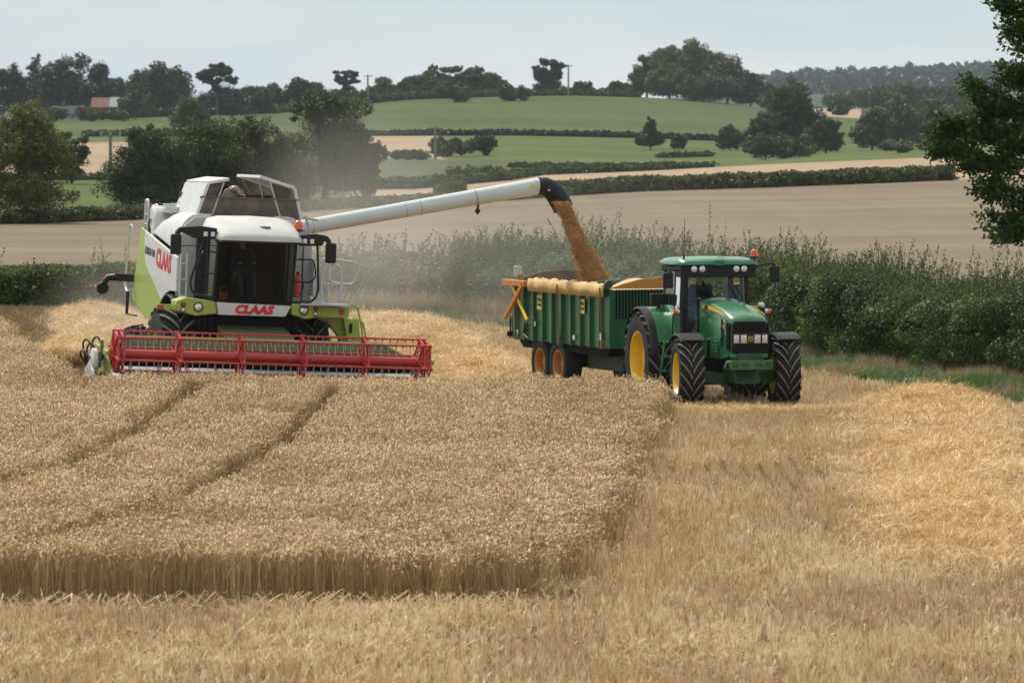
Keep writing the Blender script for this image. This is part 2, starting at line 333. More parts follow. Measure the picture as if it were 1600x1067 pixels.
# ================================================================ terrain
CUR = {   # field boundaries: screen azimuth -> (distance, elevation as seen from the lane)
 1: [(-2500, 196, 467), (4100, 196, 467)],
 2: [(-2500, 330, 352), (0, 330, 350), (200, 345, 343), (400, 370, 332), (560, 400, 324), (800, 430, 312), (900, 440, 305), (1000, 450, 299), (1200, 460, 293), (1480, 480, 282), (1700, 500, 275), (4100, 520, 270)],
 3: [(-2500, 500, 285), (0, 500, 283), (180, 500, 282), (300, 520, 290), (400, 540, 300), (560, 560, 297), (650, 570, 296), (800, 600, 282), (850, 610, 274), (1000, 630, 268), (1200, 650, 257), (1440, 680, 247), (1700, 700, 242), (4100, 700, 240)],
 4: [(-2500, 800, 225), (0, 800, 225), (200, 800, 222), (400, 800, 240), (560, 820, 248), (690, 800, 248), (800, 760, 262), (1000, 780, 263), (1100, 790, 258), (1200, 800, 250), (1330, 800, 240), (1440, 820, 238), (4100, 840, 235)],
 5: [(-2500, 950, 214), (200, 950, 214), (400, 980, 212), (560, 1000, 213), (800, 1000, 212), (1000, 1000, 216), (1130, 1000, 221), (1290, 1000, 226), (1350, 1000, 224), (4100, 1000, 220)],
 6: [(-2500, 1150, 186), (130, 1150, 187), (250, 1180, 182), (440, 1250, 176), (560, 1300, 163), (640, 1320, 155), (800, 1350, 150), (900, 1350, 149), (1000, 1350, 152), (1100, 1350, 158), (1180, 1330, 168), (1290, 1300, 182), (1340, 1300, 186), (1450, 1300, 182), (4100, 1300, 180)],
 7: [(-2500, 1750, 190), (440, 1750, 186), (640, 1750, 172), (900, 1750, 166), (1100, 1750, 168), (1200, 1750, 172), (1290, 1750, 170), (1400, 1750, 170), (4100, 1750, 170)],
 8: [(-2500, 3300, 182), (1000, 3300, 170), (1150, 3300, 152), (1300, 3300, 148), (1600, 3300, 145), (4100, 3300, 145)],
 9: [(-2500, 4300, 178), (900, 4300, 168), (1100, 4300, 148), (1200, 4300, 136), (1300, 4300, 130), (1400, 4300, 126), (1500, 4300, 121), (1600, 4300, 118), (1800, 4300, 116), (4100, 4300, 125)],
 10: [(-2500, 7000, 180), (4100, 7000, 180)]}
def cv(k, px):
    t = CUR[k]; xs = [a[0] for a in t]
    return float(np.interp(px, xs, [a[1] for a in t])), float(np.interp(px, xs, [a[2] for a in t]))
def sstep(a, b, x):
    t = min(1, max(0, (x-a)/(b-a))); return t*t*(3-2*t)
def tilt(X, Y):                         # the cut strip under the harvester leans gently to one side
    t = X+5.4; k = 1.0
    if abs(t) > 4: k = max(0, 1-(abs(t)-4)/2.5); t = math.copysign(4, t)
    return -.04*t*k*sstep(116, 122, Y)*(1-sstep(140, 160, Y))
def zc(k, px):
    Z, y = cv(k, px); return Z, (0.0 if k == 1 else P(px, y, Z).z)
def gz(X, Y):
    if Y <= 196: return tilt(X, Y)
    px = max(-2500, min(4100, 800+X/Y*F)); a = zc(1, px)
    for k in range(2, 11):
        b = zc(k, px)
        if Y <= b[0]:
            t = (Y-a[0])/(b[0]-a[0]); return a[1]*(1-t)+b[1]*t
        a = b
    return a[1]
PXS = [-2500, -1800, -1200, -800, -500]+list(range(-300, 1950, 25))+[2000, 2200, 2500, 3000, 4100]
def zone(name, k, p0, p1, m, rows=8, und=0):
    cols = [p for p in PXS if p0 <= p <= p1]
    if cols[0] > p0: cols = [p0]+cols
    if cols[-1] < p1: cols.append(p1)
    vs = []
    for p in cols:
        a, b = zc(k, p), zc(k+1, p)
        for r in range(rows+1):
            t = r/rows; Y = a[0]*(1-t)+b[0]*t; X = (p-800)/F*Y; z = a[1]*(1-t)+b[1]*t
            if und and 0 < r < rows: z += und*mnoise.noise(Vector((X*.02, Y*.008, k)))
            vs.append((X, Y, z))
    n = rows+1; fs = [(i*n+r, (i+1)*n+r, (i+1)*n+r+1, i*n+r+1) for i in range(len(cols)-1) for r in range(rows)]
    me = bpy.data.meshes.new(name); me.from_pydata(vs, [], fs); me.materials.append(m); me.polygons.foreach_set('use_smooth', [True]*len(fs))
    o = bpy.data.objects.new(name, me); COL.objects.link(o); tag(o, kind='structure'); return o
def near_ground():
    xs = list(range(-74, -14, 6))+list(np.arange(-14, 4, .75))+list(range(4, 75, 7))+[75]; ys = [-60, 0, 40, 80, 110]+list(np.arange(114, 164, 2))+[175, 196]
    vs = [(x, y, tilt(x, y)) for x in xs for y in ys]; n = len(ys)
    fs = [(i*n+j, (i+1)*n+j, (i+1)*n+j+1, i*n+j+1) for i in range(len(xs)-1) for j in range(n-1)]
    me = bpy.data.meshes.new('stubble_field'); me.from_pydata(vs, [], fs); me.materials.append(M['soil']); me.polygons.foreach_set('use_smooth', [True]*len(fs))
    o = bpy.data.objects.new('stubble_field', me); COL.objects.link(o); tag(o, kind='structure')
near_ground()
zone('cut_field', 1, -2500, 4100, M['stub_far'], 14)
zone('meadow', 2, -2500, 330, M['meadow'], 6); zone('rough_ground', 2, 330, 540, M['rough'], 6); zone('stubble_strip', 2, 540, 4100, M['tan'], 6)
zone('tan_field', 3, -2500, 330, M['tan'], 6); zone('rough_ground', 3, 330, 1100, M['rough'], 6); zone('rough_ground', 3, 1100, 4100, M['meadow'], 6)
zone('meadow', 4, -2500, 540, M['meadow'], 6); zone('tan_field', 4, 540, 690, M['tan'], 6); zone('meadow', 4, 690, 4100, M['meadow'], 6)
zone('hill', 5, -2500, 4100, M['hillgrass'], 10)
zone('far_fields', 6, -2500, 1250, M['farland'], 4); zone('far_stubble', 6, 1250, 1345, M['tan'], 4); zone('far_fields', 6, 1345, 4100, M['farland'], 4)
zone('valley_floor', 7, -2500, 4100, M['farland'], 4); zone('distant_hill', 8, -2500, 4100, M['farland'], 4); zone('far_plain', 9, -2500, 4100, M['farland'], 4)

# ================================================================ foliage
def quads_mesh(name, c, s, mats, nrm=None, asp=1.0, fold=0):
    """c: Nx3 centres, s: N sizes; random oriented leaf quads"""
    n = len(c); a = rng.normal(size=(n, 3))
    if nrm is not None: a = nrm*1.1+a*.8
    a /= np.linalg.norm(a, axis=1)[:, None]
    b = rng.normal(size=(n, 3)); b -= a*(a*b).sum(1)[:, None]; b /= np.linalg.norm(b, axis=1)[:, None]; d = np.cross(a, b)
    s = np.asarray(s)[:, None]
    v = np.empty((n, 4, 3)); v[:, 0] = c-b*s*.5; v[:, 1] = c-d*s*.32*asp+a*s*.1; v[:, 2] = c+b*s*.5; v[:, 3] = c+d*s*.32*asp+a*s*.1
    me = bpy.data.meshes.new(name); me.vertices.add(n*4); me.vertices.foreach_set('co', v.reshape(-1))
    me.loops.add(n*4); me.loops.foreach_set('vertex_index', np.arange(n*4, dtype=np.int32)); me.polygons.add(n)
    me.polygons.foreach_set('loop_start', np.arange(0, n*4, 4, dtype=np.int32)); me.polygons.foreach_set('loop_total', np.full(n, 4, dtype=np.int32))
    for m in (mats if isinstance(mats, list) else [mats]): me.materials.append(m)
    me.update(calc_edges=True); return me
def sph(n):
    a = rng.normal(size=(n, 3)); return a/np.linalg.norm(a, axis=1)[:, None]
def crown_pts(blobs, n, sub=16, rs=.36, thin=.0):
    """blobs: (x,y,z,rx,ry,rz). clumps scattered on each blob, leaves on each clump"""
    tot = sum(b[3]*b[5]+b[3]*b[4] for b in blobs); cs = []; ns = []
    for b in blobs:
        k = max(30, int(n*(b[3]*b[5]+b[3]*b[4])/tot)); r = np.array(b[3:6]); u = sph(sub); u[:, 2] = np.abs(u[:, 2])*.9-.35*rng.random(sub)
        u /= np.linalg.norm(u, axis=1)[:, None]
        sc = np.array(b[:3])+u*r*(.68+.38*rng.random((sub, 1))); sr = r.mean()*rs*(.5+.8*rng.random(sub))
        idx = rng.integers(0, sub, k); d = sph(k); d[:, 2] += .25
        p = sc[idx]+d*sr[idx][:, None]*(.55+.5*rng.random((k, 1)))*np.array([1, 1, .8])
        cs.append(p); ns.append(d)
        k2 = int(k*.7); d = sph(k2); cs.append(np.array(b[:3])+d*r*(.3+.55*rng.random((k2, 1)))); ns.append(d)
    return np.concatenate(cs), np.concatenate(ns)
def limbs(mb, base, blobs, r, fork=.35, n=6):
    base = Vector(base); top = Vector((np.mean([b[0] for b in blobs]), np.mean([b[1] for b in blobs]), max(b[2] for b in blobs)))
    f = base.lerp(top, fork); mb.tube([base-Vector((0, 0, .3)), base.lerp(f, .5)+Vector((r*.3, 0, 0)), f], [r*1.25, r, r*.8], n)
    for b in blobs:
        c = Vector(b[:3]); m_ = f.lerp(c, .5)+Vector((random.uniform(-.1, .1)*b[3], 0, .12*b[5])); mb.tube([f, m_, c], [r*.55, r*.35, r*.14], 5)
        for q in range(4):
            u = sph(1)[0]; u[2] = abs(u[2]); e = c+Vector(u*np.array(b[3:6])*.8); mb.tube([m_.lerp(c, .4), e], [r*.18, r*.05], 4)
def tree(name, X, Y, blobs, n, leaf, m, label, cat='tree', group=None, r=.3, sub=16, rs=.36, fork=.35, z=None, asp=1.0):
    t = empty(name, (X, Y, gz(X, Y) if z is None else z)); tag(t, label, cat, group)
    mb = MB(); limbs(mb, (0, 0, 0), blobs, r, fork); mb.build('trunk', M['bark'], t)
    c, nr = crown_pts(blobs, n, sub, rs); o = bpy.data.objects.new('crown', quads_mesh('crown', c, leaf*(.6+.8*rng.random(len(c))), m, nr*np.array([1, 1, .6])+np.array([0, 0, .35]), asp)); COL.objects.link(o); o.parent = t
    return t
def ptree(name, px, y0, y1, wd, Z, kind, label, n=4200, leaf=None, shape='round', group=None, cat='tree'):
    """a tree whose crown spans wd across, from y0 (top) to y1 (foot), at distance Z"""
    X = (px-800)/F*Z; k = F/Z; g = gz(X, Z); yf = 533.5-F*math.tan(math.atan((g-H)/Z)+PITCH)
    h = max(1.5, (yf-y0)/k); W = wd/k/2; leaf = leaf or max(.14, 3.6/k); m = M[kind]
    B = []
    if shape == 'round':
        for i in range(9):
            a = random.uniform(0, 6.28); q = random.uniform(.15, .75); zz = random.uniform(.32, .8)
            kk = math.sqrt(max(.05, 1-((zz-.5)/.55)**2)); B.append((math.cos(a)*W*q*kk, math.sin(a)*W*q*kk, h*zz, W*random.uniform(.32, .5), W*.42, h*random.uniform(.14, .2)))
        B.append((0, 0, h*.83, W*.45, W*.45, h*.16)); B.append((0, 0, h*.55, W*.7, W*.6, h*.32))
        B += [(-W*.62, 0, h*.42, W*.38, W*.4, h*.20), (W*.62, 0, h*.45, W*.38, W*.4, h*.20), (-W*.42, 0, h*.2, W*.5, W*.5, h*.19), (W*.42, 0, h*.2, W*.5, W*.5, h*.19), (0, -W*.2, h*.26, W*.6, W*.5, h*.22)]; r = h*.03; fork = .3
    elif shape == 'bush':
        for i in range(7): B.append((random.uniform(-.65, .65)*W, random.uniform(-.5, .5)*W, h*random.uniform(.25, .6), W*random.uniform(.34, .5), W*.45, h*random.uniform(.32, .4)))
        r = h*.02; fork = .15
    elif shape == 'cone':
        for i in range(9):
            t = i/8; B.append((random.uniform(-.12, .12)*W, 0, h*(.2+.75*t), W*(1-t)*.95+.08*W, W*(1-t)*.9+.08*W, h*.09))
        r = h*.02; fork = .6
    elif shape == 'pine':                     # bare stem, flat irregular plates of needles
        B = [(random.uniform(-.8, .8)*W, random.uniform(-.3, .3)*W, h*random.uniform(.62, .96), W*random.uniform(.14, .26), W*.22, h*random.uniform(.03, .06)) for _ in range(9)]+[(-.45*W, 0, h*.80, W*.5, W*.4, h*.07), (.35*W, 0, h*.88, W*.5, W*.4, h*.08), (0, .2*W, h*.96, W*.4, W*.3, h*.055), (.6*W, 0, h*.70, W*.38, W*.3, h*.06), (-.2*W, 0, h*.66, W*.45, W*.3, h*.06), (-.7*W, 0, h*.72, W*.25, W*.2, h*.05), (.1*W, 0, h*.5, W*.4, W*.35, h*.07)]; r = h*.025; fork = .55
    elif shape == 'multi':
        for i in range(26):
            x_ = random.uniform(-.86, .86); top = 1-.45*abs(x_)**2; B.append((x_*W, random.uniform(-.4, .4)*W, h*top*random.uniform(.35, .84), W*random.uniform(.16, .27), W*.3, h*random.uniform(.11, .17)))
        B += [(0, 0, h*.4, W*.8, W*.5, h*.33), (-W*.5, 0, h*.2, W*.5, W*.4, h*.2), (W*.5, 0, h*.2, W*.5, W*.4, h*.2)]; r = h*.022; fork = .25
    elif shape == 'airy':
        for i in range(11):
            a = random.uniform(0, 6.28); q = random.uniform(.2, .85); B.append((math.cos(a)*W*q, math.sin(a)*W*q, h*random.uniform(.4, .9), W*random.uniform(.18, .3), W*.25, h*random.uniform(.07, .12)))
        B += [(0, 0, h*.45, W*.55, W*.5, h*.24), (0, 0, h*.2, W*.5, W*.5, h*.2)]; r = h*.022; fork = .3
    return tree(name, X, Z, B, n, leaf, m, label, cat, group, r=max(.08, r), fork=fork, sub=14 if shape != 'pine' else 10)

SK = 'trees along the skyline'
TREES = [ # px, top, foot, width, Z, material, shape, n, name, label
 (40, 158, 342, 165, 332, 'leaf_olive', 'round', 9000, 'broadleaf_tree', 'olive green tree in the meadow corner at the far left edge'),
 (112, 205, 300, 80, 480, 'leaf_olive', 'airy', 2600, 'broadleaf_tree', 'thin open tree with see-through crown beside the left power pole'),
 (228, 196, 335, 125, 362, 'leaf_dark', 'round', 6500, 'broadleaf_tree', 'dark round tree behind the harvester, just right of the left power pole'),
 (318, 182, 335, 130, 372, 'leaf_mid', 'round', 6500, 'broadleaf_tree', 'middle tree of the dark clump behind the harvester tank'),
 (402, 184, 335, 110, 378, 'leaf_dark', 'round', 6000, 'broadleaf_tree', 'dark tree directly above the right flap of the harvester'),
 (506, 138, 330, 132, 420, 'leaf_dark', 'round', 8000, 'broadleaf_tree', 'tallest dark domed tree, rising out of the dust right of the harvester'),
 (455, 225, 332, 90, 392, 'leaf_mid', 'bush', 3500, 'bush', 'bush at the foot of the tallest domed tree'),
 (575, 205, 320, 66, 430, 'leaf_dark', 'airy', 2800, 'broadleaf_tree', 'small ragged tree at the right foot of the domed tree in the dust'),
 (275, 210, 335, 160, 390, 'leaf_dark', 'bush', 4500, 'bush', 'wide dark thicket filling the gap behind the harvester clump'),
 (296, 152, 200, 66, 900, 'leaf_olive', 'round', 2600, 'broadleaf_tree', 'yellowish tree top peeping over the dark clump'),
 (22, 98, 186, 70, 1150, 'leaf_pine', 'multi', 3600, 'pine_tree', 'dark skyline trees at the far left edge'),
 (58, 84, 186, 62, 1180, 'leaf_pine', 'cone', 2600, 'conifer_tree', 'pointed conifer on the left skyline'),
 (122, 82, 186, 108, 1170, 'leaf_pine', 'multi', 7000, 'pine_tree', 'broad dark pine group above the white farmhouse'),
 (180, 120, 186, 50, 1250, 'leaf_pine', 'round', 2600, 'broadleaf_tree', 'dark tree right behind the red farmhouse roof'),
 (212, 142, 186, 50, 1140, 'leaf_dark', 'bush', 2600, 'bush', 'dark rounded bush at the right end of the red farmhouse'),
 (150, 166, 187, 26, 1120, 'leaf_dark', 'bush', 900, 'bush', 'small dark bush before the left end of the red farmhouse'),
 (182, 168, 187, 34, 1120, 'leaf_mid', 'bush', 1100, 'bush', 'light bush before the wall of the red farmhouse'),
 (132, 164, 187, 26, 1125, 'leaf_olive', 'bush', 900, 'bush', 'yellowish bush between the two farmhouses'),
 (92, 168, 187, 28, 1125, 'leaf_dark', 'bush', 900, 'bush', 'dark bush before the white farmhouse'),
 (222, 108, 184, 52, 1200, 'leaf_dark', 'round', 2800, 'broadleaf_tree', 'tree left of the twin-domed skyline tree'),
 (248, 95, 184, 52, 1190, 'leaf_dark', 'round', 3400, 'broadleaf_tree', 'twin-domed tall skyline tree left of the flat-topped pine'),
 (276, 104, 184, 48, 1200, 'leaf_dark', 'round', 3000, 'broadleaf_tree', 'right half of the domed pair left of the flat-topped pine'),
 (340, 102, 182, 66, 1200, 'leaf_pine', 'pine', 3000, 'pine_tree', 'flat-topped pine with bare stem on the left skyline'),
 (345, 138, 182, 78, 1210, 'leaf_pine', 'bush', 2600, 'bush', 'dark undergrowth below the flat-topped pine'),
 (395, 134, 180, 60, 1230, 'leaf_dark', 'round', 2600, 'broadleaf_tree', 'low dark tree right of the flat-topped pine'),
 (425, 132, 178, 50, 1260, 'leaf_mid', 'round', 2400, 'broadleaf_tree', 'lighter tree between two dark ones above the domed tree'),
 (468, 122, 176, 50, 1260, 'leaf_pine', 'round', 2800, 'broadleaf_tree', 'pointed dark tree left above the domed tree'),
 (490, 128, 176, 46, 1280, 'leaf_dark', 'round', 2400, 'broadleaf_tree', 'rounded tree just behind the top of the domed tree'),
 (542, 112, 168, 42, 1290, 'leaf_pine', 'pine', 2600, 'pine_tree', 'lone pine with open plates, right of the domed tree'),
 (556, 138, 166, 60, 1300, 'leaf_dark', 'bush', 2200, 'bush', 'undergrowth beneath the open-plated lone pine'),
 (598, 122, 160, 48, 1330, 'leaf_mid', 'round', 2400, 'broadleaf_tree', 'skyline tree right beside the pole left of centre'),
 (628, 126, 158, 40, 1350, 'leaf_dark', 'airy', 1900, 'broadleaf_tree', 'ragged small skyline tree, second right of the left skyline pole'),
 (655, 118, 155, 50, 1360, 'leaf_dark', 'round', 2400, 'broadleaf_tree', 'skyline tree left of the feathery centre pair'),
 (690, 102, 152, 64, 1370, 'leaf_mid', 'airy', 3800, 'broadleaf_tree', 'left of the two feathery trees at the centre skyline'),
 (732, 103, 152, 62, 1370, 'leaf_mid', 'airy', 3800, 'broadleaf_tree', 'right of the two feathery trees at the centre skyline'),
 (712, 126, 166, 48, 1280, 'leaf_dark', 'bush', 2400, 'bush', 'dark bush on the hill in front of the feathery trees'),
 (766, 114, 150, 44, 1380, 'leaf_dark', 'round', 2400, 'broadleaf_tree', 'rounded tree right of the feathery pair'),
 (805, 127, 165, 50, 1290, 'leaf_dark', 'bush', 2200, 'bush', 'dark bush on the hill left of the spreading dark oak'),
 (855, 90, 150, 58, 1360, 'leaf_pine', 'airy', 4200, 'oak_tree', 'spreading dark oak standing left of the centre skyline pole'),
 (855, 132, 150, 70, 1370, 'leaf_dark', 'bush', 1800, 'bush', 'low bushes under the spreading dark oak'),
 (909, 125, 150, 34, 1360, 'leaf_dark', 'bush', 1600, 'bush', 'small bush right of the centre skyline pole'),
 (934, 136, 151, 30, 1370, 'leaf_mid', 'bush', 1200, 'bush', 'lowest skyline bush, second right of the centre pole'),
 (963, 127, 151, 26, 1360, 'leaf_dark', 'round', 1400, 'broadleaf_tree', 'tiny round tree left of the big skyline group'),
 (988, 128, 152, 34, 1365, 'leaf_dark', 'bush', 1500, 'bush', 'bush at the left foot of the big skyline group'),
 (1010, 84, 154, 42, 1360, 'leaf_dark', 'round', 3200, 'broadleaf_tree', 'narrow tree at the left end of the big skyline group'),
 (1082, 55, 160, 118, 1360, 'leaf_mid', 'multi', 11000, 'oak_tree', 'highest and broadest tree of the skyline, light green domed top'),
 (1045, 95, 157, 66, 1350, 'leaf_mid', 'round', 3600, 'broadleaf_tree', 'mid green tree filling the left front of the big skyline group'),
 (1136, 94, 164, 66, 1350, 'leaf_dark', 'round', 4200, 'broadleaf_tree', 'dark tree on the right shoulder of the big skyline group'),
 (1172, 112, 168, 54, 1345, 'leaf_dark', 'round', 3200, 'broadleaf_tree', 'lower dark tree at the right end of the big skyline group'),
 (1110, 112, 163, 80, 1340, 'leaf_dark', 'bush', 3000, 'bush', 'dark understorey in front of the big skyline group'),
 (1205, 135, 180, 44, 1320, 'leaf_dark', 'bush', 2000, 'bush', 'bush between the big skyline group and the dark domed tree'),
 (1238, 124, 255, 100, 860, 'leaf_dark', 'round', 6500, 'oak_tree', 'tall dark domed tree standing beside the grey-green willows'),
 (1188, 182, 252, 62, 840, 'leaf_dark', 'round', 3600, 'broadleaf_tree', 'dark tree at the left foot of the tall domed one'),
 (1290, 186, 256, 62, 830, 'leaf_dark', 'round', 3600, 'broadleaf_tree', 'dark tree at the right foot of the tall domed one'),
 (1222, 205, 258, 120, 790, 'leaf_mid', 'bush', 3800, 'bush', 'long low thicket in front of the tall domed tree'),
 (1140, 196, 234, 44, 900, 'leaf_dark', 'round', 2400, 'hawthorn_tree', 'small round thorn tree left of the dark clump'),
 (1016, 184, 248, 44, 900, 'leaf_dark', 'cone', 2600, 'hawthorn_tree', 'taller of two lone trees standing in the meadow'),
 (1060, 209, 244, 26, 910, 'leaf_dark', 'round', 1500, 'hawthorn_tree', 'smaller of two lone trees standing in the meadow'),
 (688, 212, 256, 54, 815, 'leaf_mid', 'bush', 2400, 'bush', 'left bush of the three beside the pole in the tan field'),
 (722, 214, 254, 50, 820, 'leaf_mid', 'bush', 2400, 'bush', 'middle bush of the three beside the pole in the tan field'),
 (757, 210, 252, 46, 830, 'leaf_dark', 'bush', 2400, 'bush', 'right bush of the three beside the pole in the tan field'),
 (640, 238, 262, 60, 790, 'leaf_mid', 'bush', 1800, 'bush', 'low scrub at the edge of the tan field in the dust'),
 (740, 262, 292, 130, 600, 'leaf_mid', 'bush', 2600, 'bush', 'long dark scrub above the unloading pipe'),
 (700, 300, 322, 60, 445, 'leaf_mid', 'bush', 1500, 'bush', 'rounded bush in the hedge just above the pipe'),
 (1362, 170, 250, 66, 850, 'leaf_willow', 'round', 3800, 'willow_tree', 'nearest left grey-green willow, standing alone of three'),
 (1402, 150, 246, 80, 870, 'leaf_willow', 'round', 4200, 'willow_tree', 'middle and tallest grey-green willow'),
 (1458, 148, 246, 90, 880, 'leaf_willow', 'round', 4200, 'willow_tree', 'grey-green willow half behind the oak branch'),
 (1408, 218, 250, 62, 800, 'leaf_willow', 'bush', 2200, 'bush', 'pale low bush in front of the willows'),
 (1400, 128, 190, 110, 1650, 'leaf_dark', 'multi', 3500, 'broadleaf_tree', 'dark far tree group behind the willows'),
 (1335, 138, 188, 80, 1700, 'leaf_dark', 'multi', 2600, 'broadleaf_tree', 'far tree group above the small tan field'),
 (1312, 166, 186, 34, 1380, 'leaf_dark', 'airy', 1200, 'broadleaf_tree', 'small open tree in front of the small tan field'),
 (1520, 150, 246, 120, 900, 'leaf_mid', 'round', 3500, 'broadleaf_tree', 'green tree hidden mostly by the oak branch'),
 (1480, 128, 192, 90, 1650, 'leaf_dark', 'multi', 2600, 'broadleaf_tree', 'far dark tree group seen through the oak leaves'),
]
for (px, a, b, wd, Z, m, sh, n, nm, lb) in TREES:
    wd *= 1.22 if Z > 1100 and sh != 'pine' else (1.25 if 350 < Z < 430 else 1.0); n *= 1.5 if Z < 430 else 1
    ptree(nm, px, a, b, wd, Z, m, lb, int(n*1.9), shape=sh, group=SK if Z > 1100 else None, cat='bush' if nm == 'bush' else 'tree')

def hedge(pts, hgt, wid, n, leaf, m, label, shoots=0, name='hedge', base=None, rough=.3):
    """pts: list of ground points (X,Y), hgt: heights at those points"""
    t = empty(name, (pts[0][0], pts[0][1], gz(*pts[0]))); tag(t, label, 'hedge'); o0 = np.array(t.location)
    P_ = np.array(pts, float); seg = np.linalg.norm(np.diff(P_, axis=0), axis=1); cum = np.concatenate([[0], np.cumsum(seg)]); Ltot = cum[-1]
    hs = np.array(hgt, float)
    def at(s):
        X = np.interp(s, cum, P_[:, 0]); Y = np.interp(s, cum, P_[:, 1]); h = np.interp(s, cum, hs); return X, Y, h
    s = rng.random(n)*Ltot; X, Y, h = at(s)
    k = np.array([mnoise.noise(Vector((a*.33/max(.3, wid*.5), 3.1, 0))) for a in s]); k2 = np.array([mnoise.noise(Vector((a*1.3/max(.3, wid*.5), 7.7, 0))) for a in s])
    h = h*(1+rough*k+rough*.5*k2)
    dirs = np.gradient(P_, axis=0); i = np.clip(np.searchsorted(cum, s)-1, 0, len(P_)-2); d = (P_[i+1]-P_[i])/seg[i][:, None]; nx, ny = -d[:, 1], d[:, 0]
    th = rng.random(n)*2*math.pi; q = rng.random(n)**.28       # shell biased section
    cx = np.cos(th)*q; cz = np.sin(th)*q
    cx = np.sign(cx)*np.abs(cx)**.7; cz = np.sign(cz)*np.abs(cz)**.7
    bul = 1+.65*np.array([mnoise.noise(Vector((a*.9/max(.3, wid*.5), b*2.2, 1.5))) for a, b in zip(s, cz)])
    off = cx*wid/2*bul
    gzz = np.array([gz(x, y) for x, y in zip(X[::max(1, n//400)], Y[::max(1, n//400)])]); order = np.argsort(s[::max(1, n//400)]); gi = np.interp(s, s[::max(1, n//400)][order], gzz[order])
    z = gi+h*(.5+.5*cz)
    c = np.stack([X+nx*off, Y+ny*off, z], 1)-o0; nr = np.stack([nx*cx, ny*cx, cz+.2], 1)
    sz = leaf*(.5+.9*rng.random(n)); cs = [c]; ns = [nr]; ss = [sz]
    mb = MB()
    ni = int(n*.22); j_ = rng.integers(0, n, ni); ci = np.stack([X[j_]+nx[j_]*off[j_]*.5, Y[j_]+ny[j_]*off[j_]*.5, gi[j_]+h[j_]*(.5+.5*cz[j_]*.86)], 1)-o0
    cs.append(ci); ns.append(sph(ni)); ss.append(leaf*2.6*(.7+.6*rng.random(ni)))
    for _ in range(shoots):
        q = random.random()*Ltot; x, y, hh = at(q); x, y, hh = float(x), float(y), float(hh)
        kk = 1+rough*mnoise.noise(Vector((q*.33/max(.3, wid*.5), 3.1, 0)))+rough*.5*mnoise.noise(Vector((q*1.3/max(.3, wid*.5), 7.7, 0)))
        f = random.uniform(-.45, .45)*wid; ii = min(len(P_)-2, max(0, int(np.searchsorted(cum, q))-1)); dd = (P_[ii+1]-P_[ii])/seg[ii]
        b0 = Vector((x-dd[1]*f, y+dd[0]*f, gz(x, y)+hh*kk*random.uniform(.78, .97)))-Vector(o0); Ls = random.uniform(.15, .75)*(1.4 if random.random() < .05 else 1)*(.6+1.2*max(0, .4+mnoise.noise(Vector((q*.5, 9.1, 0)))))
        ln = Vector((random.gauss(.12, .28), random.gauss(0, .2), 1)).normalized(); e = b0+ln*Ls; e.x += random.gauss(.0, .08)
        mb.tube([b0, b0.lerp(e, .5)+Vector((random.gauss(0, .03), 0, 0)), e], [.008, .006, .003], 3)
        kx = int(26*Ls+6); tt = rng.random((kx, 1)); pp = np.array(b0)*(1-tt)+np.array(e)*tt+rng.normal(size=(kx, 3))*.055*(1.25-tt); cs.append(pp); ns.append(sph(kx)); ss.append(leaf*(.5+.5*rng.random(kx)))
    c = np.concatenate(cs); nr = np.concatenate(ns); sz = np.concatenate(ss)
    fm = quads_mesh('foliage', c, sz, [m, M['leaf_olive'], M['leaf_dark']] if shoots > 100 else m, nr)
    if shoots > 100:
        nv = np.array([mnoise.noise(Vector((a*.28, b*.28, 4+e_*.35))) for a, b, e_ in c])+rng.normal(0, .07, len(c)); fm.polygons.foreach_set('material_index', np.where(nv > .20, 1, np.where(nv < -.22, 2, 0)).astype(np.int32))
    o = bpy.data.objects.new('foliage', fm); COL.objects.link(o); o.parent = t
    for q in np.arange(.6, Ltot, max(.9, Ltot/140)):           # stems inside
        x, y, hh = at(q); b0 = Vector((float(x), float(y), gz(float(x), float(y))-.1))-Vector(o0); mb.tube([b0, b0+Vector((random.gauss(0, .15), random.gauss(0, .15), hh*.7))], [.03, .012], 4)
    tag(mb.build('branches', M['twig'], t), kind='stuff'); tag(o, kind='stuff')
    return t
def ph(pts): return [((p-800)/F*Z, Z) for p, Z in pts]
# the field hedge, in three lengths
hedge([(8.3, 144.2), (12.6, 130), (17, 115), (19, 108)], [2.2, 2.0, 1.75, 1.7], 2.5, 210000, .075, M['leaf_hedge'], 'tall overgrown hedge right of the tractor with long shoots on top', 2400, rough=.20)
hedge([(-1.2, 175.6), (1.9, 165.2), (5.2, 154.2), (8.3, 144.2)], [1.95, 2.2, 2.15, 2.05], 2.5, 190000, .08, M['leaf_hedge'], 'middle length of hedge behind the trailer, greyed by dust', 2100, rough=.20)
hedge([(-6.6, 179), (-1.2, 175.6)], [1.55, 1.95], 2.2, 26000, .11, M['leaf_hedge'], 'hedge end right of the harvester fading into the dust', 200, rough=.2)
hedge([(-34, 178.4), (-20, 178.4), (-11, 178.6), (-6.6, 179)], [1.35, 1.35, 1.45, 1.8], 2.0, 90000, .10, M['leaf_hedge'], 'low dark hedge at the left edge behind the wheat', 40, rough=.12)
def chedge(k, p0, p1, hp, wid, n, m, label, dz=0, name='hedge', hp2=None):
    pts = []; hs = []
    for p in np.linspace(p0, p1, 12):
        Z = cv(k, p)[0]+dz; pts.append(((p-800)/F*Z, Z)); f = (p-p0)/(p1-p0); hs.append((hp*(1-f)+(hp2 or hp)*f)*Z/F)
    return hedge(pts, hs, wid, n, 4.6*pts[0][1]/F+.02, m, label, 0, name, rough=.16)
chedge(2, 870, 1484, 23, 2.2, 15000, M['leaf_mid'], 'long trimmed hedge across the far side of the cut field, right')
